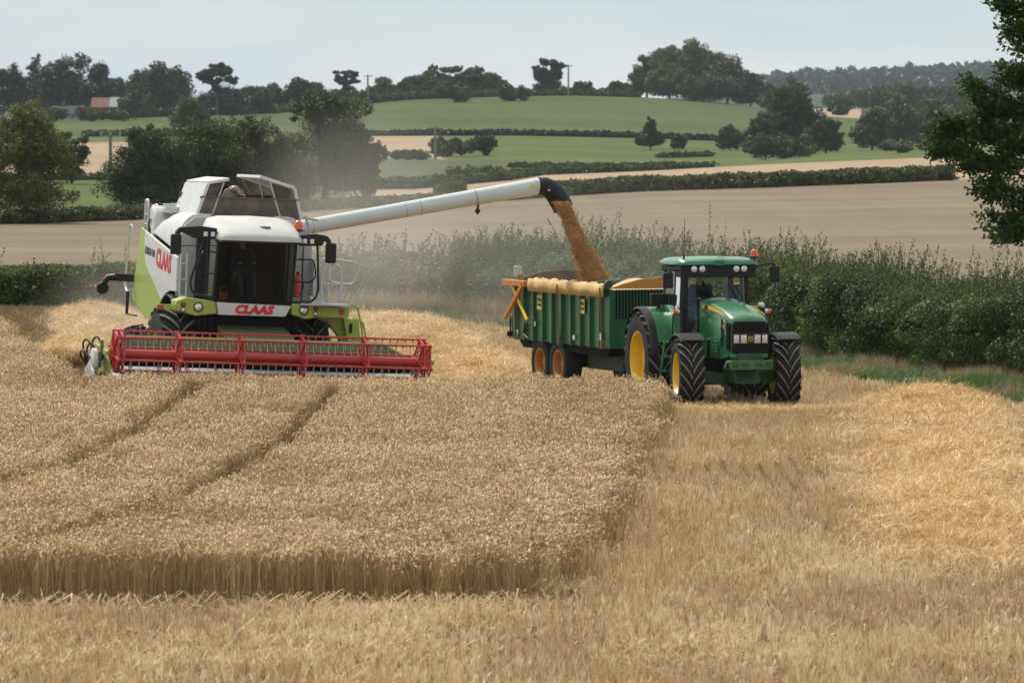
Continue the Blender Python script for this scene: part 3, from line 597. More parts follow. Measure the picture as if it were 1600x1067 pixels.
chedge(2, 440, 880, 15, 2.0, 9000, M['leaf_mid'], 'hedge running behind the unloading pipe below the scrub', -2)
chedge(2, -120, 215, 20, 2.2, 9000, M['leaf_dark'], 'dark hedge under the leftmost trees at the field edge', -1)
chedge(3, 560, 1110, 18, 2.4, 10000, M['leaf_dark'], 'second hedge beyond the narrow tan strip, above the pipe elbow', 4, hp2=8)
chedge(3, -150, 200, 9, 2.0, 4000, M['leaf_dark'], 'hedge between the left meadow and the tan field behind the pole', 2)
chedge(5, 560, 800, 6.5, 2.2, 4000, M['leaf_pine'], 'thin dark hedge below the green hill, left of the lone trees')
chedge(5, 800, 1140, 7, 2.2, 5000, M['leaf_pine'], 'thin dark hedge below the green hill, meeting the lone trees')
chedge(5, 130, 300, 8, 2.2, 2500, M['leaf_dark'], 'far hedge above the left tan field')
chedge(4, 800, 1050, 6, 2.2, 2500, M['leaf_dark'], 'low hedge at the bottom of the lone-tree meadow', -3)
chedge(4, 1030, 1110, 6, 2.2, 900, M['leaf_dark'], 'short strip of scrub under the smaller lone tree', 60)
chedge(6, 385, 700, 11, 2.5, 6000, M['leaf_dark'], 'low scrubby hedge on the crest left of the centre pole', -6)
chedge(6, 700, 1000, 7, 2.5, 5000, M['leaf_dark'], 'low scrubby hedge on the crest around the centre pole', -4)
chedge(6, 130, 385, 12, 2.5, 5000, M['leaf_pine'], 'dark hedge on the crest right of the farmhouses', -8)
# distant woods on the blue ridge: one mass
def wood():
    c = []; 
    for _ in range(1500):
        p = random.uniform(1080, 1720); Z = random.uniform(3350, 4320)
        if random.random() < .45: Z = random.uniform(4230, 4330)
        X = (p-800)/F*Z; R = random.uniform(4, 7.5); hh = random.uniform(.7, 1.0)*R+(3 if random.random() < .1 else 0)
        k = 34; d = sph(k); d[:, 2] = np.abs(d[:, 2]); c.append(np.array([X, Z, gz(X, Z)+R*.15])+d*np.array([R, R, hh*1.15]))
    c = np.concatenate(c); o = bpy.data.objects.new('distant_wood', quads_mesh('distant_wood', c, 5.0*(.6+.8*rng.random(len(c))), M['leaf_far'])); COL.objects.link(o); tag(o, 'blue hazy woodland covering the far ridge on the right', 'woodland', kind='stuff')
wood()
# power poles
for (px, Z, y0, y1, lb) in [(575, 1290, 115, 161, 'left pole on the skyline beside the lone pine'), (888, 1340, 102, 151, 'centre skyline pole beside the spreading dark oak'), (680, 800, 205, 256, 'pole standing in front of the three bushes by the tan field'), (173, 505, 218, 292, 'grey pole standing behind the harvester ladder at left')]:
    X = (px-800)/F*Z; t = empty('power_pole', (X, Z, gz(X, Z))); h = (y1-y0)*Z/F; tag(t, 'wooden '+lb, 'pole', 'power poles across the fields')
    mb = MB(); mb.cyl((0, 0, -.3), (0, 0, h), .16+.00007*Z, 7, .11+.00005*Z); mb.build('post', M['wood'], t)
    mb = MB(); mb.box((0, -.1, h-.35), (1.9, .12, .16)); mb.build('crossarm', M['wood'], t)
    for q in (-.85, 0, .85):
        mb = MB(); mb.cyl((q, -.1, h-.27), (q, -.1, h-.02), .06, 6); mb.build('insulator', M['render'], t)
# farm buildings on the left skyline
def house(px, Z, wd, base_y, wall_h, ridge_h, wm, rm, label, patch=None, wins=(), chim=()):
    X = (px-800)/F*Z; g = gz(X, Z); t = empty('farmhouse', (X, Z, g)); tag(t, label, 'house'); W = wd*Z/F; k = Z/F; D = 5
    a, b = wall_h*k, ridge_h*k
    mb = MB(); mb.box((0, 0, a/2), (W, D, a)); mb.prism([(-D/2, a), (D/2, a), (0, b-.15)], 'x', -W/2, W/2); mb.build('wall', wm, t)
    mb = MB(); mb.prism([(-D/2-.4, a-.15), (0, b), (0, b+.18), (-D/2-.4, a+.05)], 'x', -W/2-.3, W/2+.3); mb.prism([(0, b), (D/2+.4, a-.15), (D/2+.4, a+.05), (0, b+.18)], 'x', -W/2-.3, W/2+.3); rf = mb.build('roof', rm, t)
    if patch:
        mb = MB(); mb.prism([(-D/2-.2, a+.12), (-.1, b+.2), (-.1, b+.26), (-D/2-.2, a+.2)], 'x', patch[0]*W, patch[1]*W); mb.build('roof_sheet', M['slate'], rf)
    for q in wins:
        mb = MB(); mb.box((q[0]*W, -D/2-.04, a*q[1]), (q[2]*W, .1, a*q[3])); f = mb.build('window', M['render'], t)
        mb = MB(); mb.box((q[0]*W, -D/2-.1, a*q[1]), (q[2]*W*.8, .04, a*q[3]*.8)); mb.build('pane', M['slate'], f)
    for q in chim:
        mb = MB(); mb.box((q*W, 0, b+.4), (.7, .7, 1.6)); mb.build('chimney', M['brick'], rf)
house(168, 1160, 44, 185, 17, 31, M['brick'], M['tiles'], 'red brick farmhouse with tiled roof and grey roof sheet', patch=(.1, .45), wins=[(-.33, .55, .13, .32), (.1, .45, .12, .3)])
house(105, 1165, 42, 182, 9, 20, M['render'], M['slate'], 'low white farmhouse with grey slate roof and chimney', wins=[(.25, .5, .12, .5), (-.2, .5, .12, .5)], chim=(-.12,))
# ================================================================ wheels and people
def ag_wheel(parent, name, x, y, r, wd, rimr, rimmat, nl=20, side=-1, yaw=0, lugs=True, lh=.05, up=1):
    """side -1: outer face towards -x"""
    wheel = empty(name, (x, y, r), (0, 0, yaw), parent); h = wd/2
    mb = MB(); mb.lathe([(rimr, -h*.82), (rimr+.04, -h*.93), ((r+rimr)/2, -h*1.0), (r*.93, -h*.93), (r*.975, -h*.72), (r*.995, 0), (r*.975, h*.72), (r*.93, h*.93), ((r+rimr)/2, h), (rimr+.04, h*.93), (rimr, h*.82)], n=44)
    if lugs:
        for sgn in (-1, 1):
            for i in range(nl):
                a0 = 2*math.pi*(i+(.25 if sgn > 0 else -.25))/nl; secs = []
                for t in (0, .25, .5, .75, 1):
                    xx = sgn*h*(.03+.95*t); aa = a0+up*(.40*t**.8)*(.93/r)*(wd/.6)**.3; rr = r*.995-(.0 if t < .7 else (t-.7)*.15*r); ang = .033*(.93/r)**.5*(1.15-.2*t)
                    secs.append((xx, aa, rr, ang))
                vs = []; 
                for xx, aa, rr, ang in secs:
                    for da, dr in ((-ang*1.25, -.02), (-ang, lh), (ang, lh), (ang*1.25, -.02)):
                        R_ = rr+dr; vs.append((xx, -R_*math.cos(aa+da), R_*math.sin(aa+da)))
                fs = []; k = len(secs)
                b = len(mb.v); mb.v += vs
                for j in range(k-1):
                    for q in range(4):
                        if q == 3: continue
                        mb.f.append(tuple(b+z for z in (j*4+q, j*4+q+1, (j+1)*4+q+1, (j+1)*4+q))); mb.m.append(1 if q == 1 else 0)
                mb.f.append((b, b+1, b+2, b+3)); mb.m.append(0); mb.f.append((b+k*4-1, b+k*4-2, b+k*4-3, b+k*4-4)); mb.m.append(0)
    mb.build('tyre', [M['rubber'], M['lug']], wheel, ang=30)
    mb = MB(); s = side; rr = rimr
    mb.lathe([(rr, s*h*.84), (rr+.025, s*h*.9), (rr-.02, s*h*.86), (rr-.05, s*h*.62), (rr-.06, s*h*.2), (rr*.62, s*h*.05), (rr*.55, s*h*.22), (rr*.33, s*h*.28), (rr*.3, s*h*.42), (.001, s*h*.44)], n=36)
    for i in range(8):
        a = math.pi/4*i; mb.cyl((s*h*.2, rr*.44*math.cos(a), rr*.44*math.sin(a)), (s*h*.32, rr*.44*math.cos(a), rr*.44*math.sin(a)), .022, 6)
    mb.lathe([(rr, -s*h*.84), (rr+.02, -s*h*.9), (rr-.05, -s*h*.6), (rr-.06, -s*h*.1), (.001, -s*h*.05)], n=36)
    mb.build('rim', rimmat, wheel)
    return wheel
def skin_body(name, joints, mat_, parent, levels=1):
    """joints: {name:(pos, radius, parentname)}"""
    names = list(joints); vs = [joints[n][0] for n in names]; es = [(names.index(joints[n][2]), i) for i, n in enumerate(names) if joints[n][2]]
    me = bpy.data.meshes.new(name); me.from_pydata(vs, es, []); me.materials.append(mat_)
    o = bpy.data.objects.new(name, me); COL.objects.link(o); o.parent = parent
    md = o.modifiers.new('skin', 'SKIN'); md.use_smooth_shade = True
    sk = me.skin_vertices[0].data if len(me.skin_vertices) else None
    if sk is None:
        me.skin_vertices  # layer is made by the modifier below
    return o, names
def person(label, loc, rotz, top, legs, face='front', lean=0, look=0):
    t = empty('person', loc, (0, 0, rotz)); tag(t, label, 'person')
    # seated: seat top is at the root (z=0), faces -y
    J = {'pelvis': ((0, 0, .1), .155, None), 'waist': ((0, .0-.2*lean, .27), .135, 'pelvis'), 'chest': ((0, -.02-.5*lean, .46), .165, 'waist'), 'neck0': ((0, -.02-.7*lean, .60), .075, 'chest')}
    for s, n in ((-1, 'r'), (1, 'l')):
        J['sh'+n] = ((s*.18, -.02-.62*lean, .545), .072, 'neck0'); J['el'+n] = ((s*.27, -.12-.6*lean, .30), .052, 'sh'+n); J['wr'+n] = ((s*.17, -.36-.5*lean, .33), .036, 'el'+n)
    def skinned(nm, JJ, m):
        me = bpy.data.meshes.new(nm); ns = list(JJ); me.from_pydata([JJ[q][0] for q in ns], [(ns.index(JJ[q][2]), i) for i, q in enumerate(ns) if JJ[q][2]], [])
        o = bpy.data.objects.new(nm, me); COL.objects.link(o); o.parent = t; me.materials.append(m)
        import bmesh
        bm = bmesh.new(); bm.from_mesh(me); lay = bm.verts.layers.skin.verify(); bm.verts.ensure_lookup_table()
        for i, q in enumerate(ns): r = JJ[q][1]; bm.verts[i][lay].radius = (r, r) if not isinstance(r, tuple) else r; bm.verts[i][lay].use_root = i == 0
        bm.to_mesh(me); bm.free()
        md = o.modifiers.new('s', 'SKIN'); md.use_smooth_shade = True; sb = o.modifiers.new('u', 'SUBSURF'); sb.levels = 1; sb.render_levels = 2; return o
    skinned('shirt', J, top)
    K = {'p': ((0, 0, .08), .15, None)}
    for s, n in ((-1, 'r'), (1, 'l')):
        K['hip'+n] = ((s*.1, -.05, .07), .095, 'p'); K['kn'+n] = ((s*.14, -.46, .10), .066, 'hip'+n); K['an'+n] = ((s*.14, -.50, -.32), .045, 'kn'+n); K['to'+n] = ((s*.15, -.62, -.38), .036, 'an'+n)
    skinned('trousers', K, legs)
    hy = -.03-.8*lean
    B = {'n0': ((0, hy+.02, .58), .058, None), 'n1': ((0, hy, .68), .056, 'n0'), 'h0': ((0, hy-.015, .76), (.074, .088), 'n1'), 'h1': ((0, hy-.01, .84), (.078, .096), 'h0'), 'h2': ((0, hy, .90), (.055, .07), 'h1')}
    o = skinned('head', B, M['skin'])
    mb = MB(); mb.loft([[(-.012, hy-.085, .83), (.012, hy-.085, .83), (.008, hy-.08, .80), (-.008, hy-.08, .80)], [(-.016, hy-.10, .785), (.016, hy-.10, .785), (.014, hy-.115, .775), (-.014, hy-.115, .775)]])
    for s in (-1, 1): mb.box((s*.085, hy+.0, .80), (.02, .04, .065))
    nb = mb.build('nose', M['skin'], o, bevel=.006)
    mb = MB()
    for s in (-1, 1): mb.box((s*.033, hy-.093, .822), (.026, .012, .011))
    mb.box((0, hy-.098, .745), (.045, .01, .008)); mb.build('eyes', M['hair'], o)
    mb = MB(); mb.lathe([(.001, .105), (.06, .09), (.088, .045), (.092, 0), (.085, -.01)], (0, hy+.012, .84), 'z', 14); mb.build('hair', M['hair'], t)
    for s in (-1, 1):      # hands: palm and five bent fingers closing on the wheel
        w0 = Vector((s*.17, -.36-.5*lean, .33)); Hh = {'w': (tuple(w0), .028, None), 'p': (tuple(w0+Vector((-s*.015, -.055, .01))), .034, 'w')}
        for i in range(4):
            b_ = w0+Vector((-s*.02+s*(i-1.5)*.018, -.09, .012+.006*(1.5-abs(i-1.5)))); q = Vector((0, -.028, -.004)); Hh['a%d' % i] = (tuple(b_), .0095, 'p'); Hh['b%d' % i] = (tuple(b_+q), .009, 'a%d' % i); Hh['c%d' % i] = (tuple(b_+q+Vector((0, -.012, -.028-.004*(i == 1)))), .008, 'b%d' % i)
        Hh['t0'] = (tuple(w0+Vector((-s*.045, -.04, .0))), .011, 'p'); Hh['t1'] = (tuple(w0+Vector((-s*.06, -.075, -.015))), .009, 't0')
        skinned('hand', Hh, M['skin'])
    return t

# ================================================================ combine harvester
comb = empty('combine_harvester', (-6.04, 124.5, -.01), (0, math.radians(2.3), math.radians(15.5)))
tag(comb, 'white and lime combine harvester with red reel cutting the wheat', 'combine harvester')
def CB(mb, name, m, bevel=0, parent=None, **k): return mb.build(name, m, parent or comb, bevel=bevel, **k)
white_poly = [(-.55, 3.02), (2.95, 3.53), (3.0, 3.15), (2.72, 2.78), (1.95, 2.48), (.95, 2.06), (.55, 2.2), (.1, 2.28), (-.55, 2.28)]
green_poly = [(2.95, 3.53), (3.38, 3.60), (4.12, 2.0), (2.7, 1.62), (1.5, 1.60), (.95, 2.06), (1.95, 2.48), (2.72, 2.78), (3.0, 3.15)]
for s in (-1, 1):
    mb = MB(); mb.prism(white_poly, 'x', s*1.50, s*1.56); sp = CB(mb, 'side_panel', M['white'], .012)
    mb = MB(); mb.prism(green_poly, 'x', s*1.50, s*1.56); CB(mb, 'side_flash', M['lime'], .012)
    if s < 0:
        text('CLAAS', 'lettering', M['redtxt'], sp, (-1.565, .82, 2.90), (math.radians(90), math.radians(5), math.radians(-90)), .54, 0, .024, .98)
        text('LEXION 540', 'lettering', M['blacktxt'], sp, (-1.565, 2.32, 3.07), (math.radians(90), math.radians(4), math.radians(-90)), .235, 0, .002, .86)
    mb = MB(); mb.prism([(4.12, 2.0), (3.38, 3.6), (3.38, 3.45), (4.0, 2.0)], 'x', s*1.5, 0) if s < 0 else mb.prism([(4.12, 2.0), (3.38, 3.6), (3.38, 3.45), (4.0, 2.0)], 'x', 0, 1.5); CB(mb, 'rear_cover', M['lime'], .01)
# hull shoulders: rounded white upper body
def shoulder(s):
    mb = MB(); secs = []
    for y, zt in ((-.05, 3.98), (.6, 4.0), (1.5, 3.98), (2.1, 3.86), (2.45, 3.62)):
        zb = 3.10+.15*(y+.55)*.98; q = []
        for t in np.linspace(0, math.pi/2, 8): q.append((s*(1.02+.46*math.cos(t)), y, zb+(zt-zb)*math.sin(t)))
        q += [(s*.72, y, zt), (s*.72, y, zb-.1), (s*1.48, y, zb-.02)]; secs.append(q)
    mb.loft(secs); CB(mb, 'upper_panel', M['white'], ang=50)
shoulder(-1); shoulder(1)
mb = MB(); mb.prism([(-1.48, 2.12), (-.86, 2.12), (-.86, 3.93), (-1.12, 3.90), (-1.33, 3.72), (-1.46, 3.35)], 'y', -.20, -.12); CB(mb, 'front_panel', M['grey'], .01)
mb = MB(); mb.prism([(.80, 2.12), (1.53, 2.12), (1.53, 3.5), (1.40, 3.72), (.80, 3.78)], 'y', -.20, -.12); CB(mb, 'front_panel', M['grey'], .01)
mb = MB(); mb.box((1.33, -.225, 2.75), (.02, .02, 1.2)); mb.box((.92, -.23, 3.2), (.05, .03, .07)); each(mb, 'door_seam', M['black'], comb)
mb = MB(); mb.box((0, 1.4, 2.45), (2.9, 3.0, 1.3)); mb.box((0, 3.0, 2.6), (2.8, 1.6, 1.0)); mb.box((0, .9, 3.4), (2.0, 2.0, .7)); mb.box((0, 1.3, 1.55), (2.2, 3.8, .6)); CB(mb, 'body_shell', M['dark'])
mb = MB(); mb.prism([(-1.2, 1.75), (4.2, 1.75), (4.2, 1.25), (1.5, 1.0), (-1.2, 1.2)], 'x', -.85, .85); mb.box((0, 0, 1.0), (2.5, .4, .4)); mb.box((0, 4, .75), (2.4, .25, .25)); CB(mb, 'chassis', M['dark'])
# rear hood, engine deck
mb = MB(); mb.box((.1, 2.9, 3.62), (2.3, 1.0, .12)); CB(mb, 'engine_deck', M['grey'], .02)
mb = MB(); mb.lathe([(.001, -.10), (.36, -.10), (.42, -.05), (.42, .22), (.36, .24), (.001, .24)], (-1.38, 2.72, 3.68), 'x', 32); CB(mb, 'radiator_screen', M['white'])
mb = MB(); mb.tube([(-1.5, 2.6, 3.78), (-1.5, 2.72, 3.80), (-1.5, 2.84, 3.72), (-1.5, 2.85, 3.5)], .015, 5); mb.cyl((-1.5, 2.72, 3.3), (-1.5, 2.72, 3.6), .02, 5); CB(mb, 'screen_handle', M['black'])
mb = MB(); mb.box((-.85, 2.35, 4.02), (.9, .7, .14)); mb.cyl((-1.02, 2.6, 3.93), (-.55, 2.6, 3.93), .13, 10); mb.cyl((-.35, 2.6, 3.92), (-.35, 2.6, 4.25), .06, 8); each(mb, 'engine_part', M['steel'], comb, bevel=.01)
mb = MB(); mb.tube([(-.95, 2.2, 4.08), (-.95, 2.2, 4.22), (-.7, 2.2, 4.22), (-.7, 2.2, 4.08)], .018, 6, sm=.05); mb.box((-.7, 2.05, 4.1), (.5, .06, .04)); each(mb, 'deck_handle', M['black'], comb)
mb = MB(); mb.prism([(-1.25, 3.93), (-.55, 4.0), (-.55, 4.2), (-1.25, 4.15)], 'y', 2.5, 2.56); CB(mb, 'deck_cover', M['white'], .01)
# rear ladder + rails + beacon
mb = MB(); mb.tube([(-1.5, 3.3, 3.45), (-1.5, 3.25, 4.22), (-1.5, 2.95, 4.22), (-1.5, 2.9, 3.5)], .028, 7, sm=.1); mb.tube([(-1.3, 3.3, 3.45), (-1.3, 3.25, 4.12), (-1.3, 2.9, 4.12), (-1.3, 2.85, 3.5)], .022, 7, sm=.1)
for z in (3.68, 3.9): mb.cyl((-1.5, 3.28, z), (-1.5, 2.92, z+.0), .02, 6); mb.cyl((-1.5, 3.28, z), (-1.3, 3.28, z), .02, 6)
CB(mb, 'deck_rail', M['rail'])
mb = MB(); mb.tube([(-1.62, 4.05, 3.3), (-1.62, 4.05, 3.64), (-1.62, 4.3, 3.62), (-1.62, 4.62, 2.3), (-1.62, 4.42, 2.12), (-1.58, 4.15, 2.18)], .028, 7, sm=.12); CB(mb, 'rear_handrail', M['rail'])
mb = MB(); mb.tube([(-1.6, 4.45, 2.2), (-1.6, 4.5, 1.62), (-1.6, 3.3, 1.62)], .02, 6); mb.tube([(-1.6, 4.3, 2.2), (-1.6, 4.35, 1.62)], .02, 6); mb.tube([(-1.6, 3.9, 1.35), (-1.75, 3.3, 1.3), (-1.6, 2.7, 1.38), (-1.45, 3.3, 1.42)], .022, 6, closed=True); mb.tube([(-1.62, 3.9, 1.35), (-1.62, 4.0, .9)], .02, 5); CB(mb, 'rear_step', M['black'])
def beacon(loc, r=.085, parent=comb):
    b = empty('beacon', loc, (0, 0, 0), parent)
    mb = MB(); mb.lathe([(.001, 0), (r*1.05, 0), (r*1.05, r*.5), (.001, r*.5)], ax='z', n=16); mb.build('beacon_base', M['black'], b)
    mb = MB(); mb.lathe([(r, r*.5), (r*.98, r*1.5), (r*.8, r*2.15), (r*.4, r*2.5), (.001, r*2.55)], ax='z', n=16); mb.build('beacon_lens', M['orange'], b); return b
beacon((-1.32, 3.15, 3.86), .1); beacon((.93, -1.35, 3.68), .1)
mb = MB(); mb.bar((-1.55, 4.0, 2.44), (-1.95, 4.15, 2.45), .1, .17); mb.tube([(-1.9, 4.15, 2.45), (-2.1, 4.2, 2.43), (-2.22, 4.22, 2.28)], [.09, .08, .07], 8); mb.lathe([(.001, -.07), (.13, -.07), (.15, 0), (.13, .07), (.001, .07)], (-2.22, 4.2, 2.2), 'y', 14); CB(mb, 'rear_lamp_arm', M['black'], .01)
mb = MB(); mb.box((-2.36, 4.2, 2.22), (.05, .1, .08)); CB(mb, 'side_marker', M['orange'], .01)
# grain tank
mb = MB(); mb.box((.18, .20, 4.12), (2.2, .05, .46)); mb.box((.18, 2.35, 4.12), (2.2, .05, .56)); mb.box((.1, 1.3, 3.72), (2.3, 2.1, .05)); each(mb, 'tank_wall', M['rust'], comb, bevel=.006)
mb = MB(); mb.box((.18, .19, 4.355), (2.22, .09, .03)); mb.box((.18, 2.34, 4.415), (2.22, .09, .03)); each(mb, 'tank_rim', M['rust'], comb)
def flap(prof, name):
    for (a, b) in zip(prof[:-1], prof[1:]):
        mb = MB(); d = Vector((b[0]-a[0], 0, b[1]-a[1])).normalized(); n_ = Vector((-d.z, 0, d.x))*.035
        p = [(a[0]-n_.x, a[1]-n_.z), (b[0]-n_.x, b[1]-n_.z), (b[0]+n_.x, b[1]+n_.z), (a[0]+n_.x, a[1]+n_.z)]; mb.prism(p, 'y', .16, 2.45); CB(mb, name, M['white'], .012)
flap([(-1.0, 3.95), (-.76, 4.64)], 'tank_flap'); flap([(-.76, 4.66), (-.30, 4.76)], 'tank_flap_lid')
flap([(1.36, 3.92), (1.18, 4.60)], 'tank_flap'); flap([(1.17, 4.62), (.38, 4.84)], 'tank_flap_lid')
mb = MB(); mb.bar((-.42, .18, 4.68), (-.66, .18, 3.95), .035); mb.bar((.62, .19, 4.72), (.88, .19, 3.95), .04); mb.bar((.36, .25, 4.78), (.5, .3, 4.35), .02); mb.bar((.48, 2.3, 4.75), (.7, 2.3, 4.4), .03); each(mb, 'flap_strut', M['steel'], comb)
mb = MB(); mb.prism([(.70, 4.36), (1.08, 4.36), (1.12, 4.58), (.64, 4.70)], 'y', .30, .33); mb.prism([(-.70, 3.95), (-.93, 3.95), (-.70, 4.60), (-.46, 4.66)], 'y', .24, .27); each(mb, 'flap_gusset', M['rust'], comb)
mb = MB(); mb.tube([(-.6, 1.2, 4.1), (-.35, 1.2, 4.42), (-.12, 1.2, 4.58)], [.10, .12, .12], 10); CB(mb, 'filling_auger', M['dark'])
mb = MB(); mb.prism([(-.34, 4.28), (-.20, 4.52), (.06, 4.62), (.18, 4.52), (.04, 4.38), (-.16, 4.32)], 'y', 1.02, 1.36); CB(mb, 'auger_hood', M['grey'], .02)
mb = MB(); mb.lathe([(.001, -.06), (.05, -.06), (.05, .06), (.001, .06)], (.14, 1.0, 4.46), 'y', 10); CB(mb, 'auger_bearing', M['steel'])
c_ = []
for _ in range(500):
    a = random.random(); c_.append((-.12+.38*a+random.gauss(0, .03), 1.1+random.gauss(0, .1), 4.52-.17*a*a+random.gauss(0, .03)))
o = bpy.data.objects.new('tank_grain', quads_mesh('tank_grain', np.array(c_), np.full(500, .05), M['grain'])); COL.objects.link(o); o.parent = comb; tag(o, kind='stuff')
# cab
cab = empty('cab', (0, 0, 0), (0, 0, 0), comb)
mb = MB(); mb.box((-.10, -.95, 2.10), (1.72, 1.5, .12)); mb.box((-.08, -.25, 2.8), (1.7, .06, 1.4)); mb.box((-.1, -.35, 2.45), (1.6, .3, .6)); mb.build('cab_shell', M['dark'], cab)
for (p, q, w_) in [((-.97, -1.62, 2.12), (-.93, -1.78, 3.5), .05), ((.76, -1.62, 2.08), (.80, -1.78, 3.5), .05), ((-.98, -.95, 2.12), (-.96, -.95, 3.6), .05), ((-1.0, -.3, 2.12), (-.98, -.3, 3.6), .16), ((.82, -.3, 2.1), (.84, -.3, 3.6), .14), ((.80, -.95, 2.1), (.84, -.95, 3.6), .04)]:
    mb = MB(); mb.bar(p, q, w_, w_*1.3); mb.build('pillar', M['black'], cab)
mb = MB(); mb.box((-.10, -1.72, 3.47), (1.76, .14, .12)); mb.box((-.10, -1.64, 2.10), (1.76, .06, .05)); each(mb, 'window_surround', M['black'], cab, bevel=.01)
mb = MB(); secs = []
for t in np.linspace(0, 1, 7):
    a = (t-.5)*1.6; bul = .16*(1-(2*t-1)**2); secs.append([(-.10+a*1.02, -1.66-bul, 2.13), (-.08+a*1.05, -1.80-bul, 3.42)])
vs = [p for q in secs for p in q]; mb.add(vs, [(2*i, 2*i+2, 2*i+3, 2*i+1) for i in range(6)]); mb.build('windscreen', M['glassdark'], cab)
for x, nm in ((-.975, 0), (.80, 1)):
    mb = MB(); mb.add([(x, -1.6, 2.14), (x, -.36, 2.14), (x+.02, -.36, 3.5), (x+.02, -1.72, 3.5)], [(0, 1, 2, 3)]); mb.build('side_window', M['glass'], cab)
# roof
mb = MB(); secs = []
for y, zt, wl, wr, zb in ((-2.30, 3.50, -.92, .74, 3.46), (-2.22, 3.60, -1.0, .82, 3.45), (-1.7, 3.76, -1.05, .90, 3.5), (-1.0, 3.90, -1.06, .96, 3.52), (-.4, 3.96, -1.0, 1.02, 3.55), (-.1, 3.93, -.95, 1.05, 3.6)):
    c = (wl+wr)/2; secs.append([(wl, y, zb), (wl, y, zb+(zt-zb)*.35), (wl+.10, y, zb+(zt-zb)*.85), (wl+.32, y, zt), (c, y, zt+.02), (wr-.32, y, zt), (wr-.10, y, zb+(zt-zb)*.85), (wr, y, zb+(zt-zb)*.35), (wr, y, zb)])
mb.loft(secs); mb.build('roof', M['roof'], cab, ang=60)
mb = MB(); mb.lathe([(.001, 0), (.11, 0), (.12, -.02)], (.10, -1.75, 3.785), 'z', 16); mb.build('roof_hatch', M['steel'], cab)
mb = MB()
for x in (-.72, -.42, .45, .68):
    mb.box((x, -1.87, 3.46), (.09 if abs(x) > .5 else .16, .03, .06))
each(mb, 'work_lamp', M['lens'], cab, bevel=.006)
mb = MB(); mb.box((-.09, -2.0, 3.44), (1.72, .5, .05)); mb.build('visor', M['black'], cab)
for i in range(6):                                             # pale scratches left by crop on the roof skin
    x0 = -.7+i*.28+random.uniform(-.05, .05); y0 = -2.0; pts = []
    for k in range(5): pts.append((x0+.05*math.sin(k+i)+k*.02*(-1)**i, y0+k*.2, 3.683+.0+[-.03, .03, .085, .13, .17][k]*1.0+.012))
# front nose panel and lamp units
mb = MB(); mb.prism([(-.93, 2.11), (.72, 2.08), (.60, 1.84), (-.88, 1.84)], 'y', -1.86, -1.60); nose = CB(mb, 'nose_panel', M['white'], .02)
text('CLAAS', 'lettering', M['redtxt'], nose, (-.12, -1.868, 1.965), (math.radians(90), 0, math.radians(.0)), .25, .25, .016, 1.12)
for s, x0, x1 in ((-1, -1.80, -.95), (1, .74, 1.38)):
    mb = MB(); ps = [(x0, 1.90), (x0+.06*0, 2.12), (x0+.22, 2.20) if s < 0 else (x0+.1, 2.13), (x1, 2.12), (x1-.05*s if s < 0 else x1, 1.86), ((x0+x1)/2, 1.80)]
    mb.prism(ps, 'y', -1.80, -1.2); hb = CB(mb, 'lamp_housing', M['lime'], .025)
    cx = (x0+x1)/2+(.05 if s < 0 else -.05)
    for (dx, dz, r, mm, nm) in ((0, .02, .085, M['lens'], 'headlight'), (-.30*(-s)*-1 if False else s*.27*-1*-1 if s > 0 else -.33, .07, .045, M['redlens'], 'indicator'), (.27 if s > 0 else -.33, -.05, .045, M['lens'], 'side_light')):
        mb = MB(); mb.lathe([(r*1.25, .0), (r*1.25, -.02), (r, -.025)], (cx+dx, -1.80, 1.97+dz), 'y', 16); mb.build('lamp_ring', M['black'], hb)
        mb = MB(); mb.lathe([(r, -.015), (r*.6, -.03), (.001, -.035)], (cx+dx, -1.80, 1.97+dz), 'y', 16); mb.build(nm, mm, hb)
mb = MB(); mb.box((-2.0, -1.75, 1.97), (.45, .06, .12)); CB(mb, 'marker_arm', M['lime'], .01)
mb = MB(); mb.box((-2.16, -1.80, 1.97), (.14, .05, .1)); CB(mb, 'side_marker', M['redlens'], .01)
mb = MB(); mb.prism([(1.38, 2.10), (2.05, 2.08), (2.05, 1.86), (1.38, 1.84)], 'y', -1.72, -.3); CB(mb, 'platform', M['lime'], .02)
mb = MB(); mb.lathe([(.001, -.03), (.06, -.03), (.07, 0)], (1.88, -1.72, 1.98), 'y', 12); CB(mb, 'marker_lamp', M['redlens'])
mb = MB(); mb.box((1.45, -1.2, 2.13), (1.1, 1.6, .04)); mb.box((1.82, -1.7, 2.13), (.5, .05, .03)); CB(mb, 'walkway', M['steel'])
# mudguard arch and steps at the right
mb = MB(); mb.prism([(1.50, 1.86), (2.05, 1.86), (2.22, 1.75), (2.42, 1.05), (2.15, 1.05), (2.0, 1.45), (1.75, 1.72), (1.50, 1.80)], 'y', -1.0, -.75); CB(mb, 'step_frame', M['lime'], .015)
mb = MB(); mb.prism([(2.05, 1.84), (2.40, 1.80), (2.50, 1.05), (2.22, 1.05)], 'y', -1.2, -1.02); CB(mb, 'step_side', M['lime'], .015)
mb = MB(); mb.box((2.22, -1.215, 1.62), (.07, .02, .2)); CB(mb, 'step_slot', M['black'], .01)
mb = MB(); mb.tube([(2.13, -1.1, 1.83), (2.14, -1.1, 2.05), (2.24, -1.1, 2.14), (2.38, -1.1, 2.08), (2.50, -1.1, 1.6), (2.52, -1.1, 1.2)], .024, 7, sm=.06); mb.tube([(2.30, -1.1, 1.83), (2.52, -1.1, 1.76), (2.62, -1.1, 1.3), (2.66, -1.1, 1.0)], .024, 7, sm=.08); each(mb, 'step_rail', M['lime'], comb)
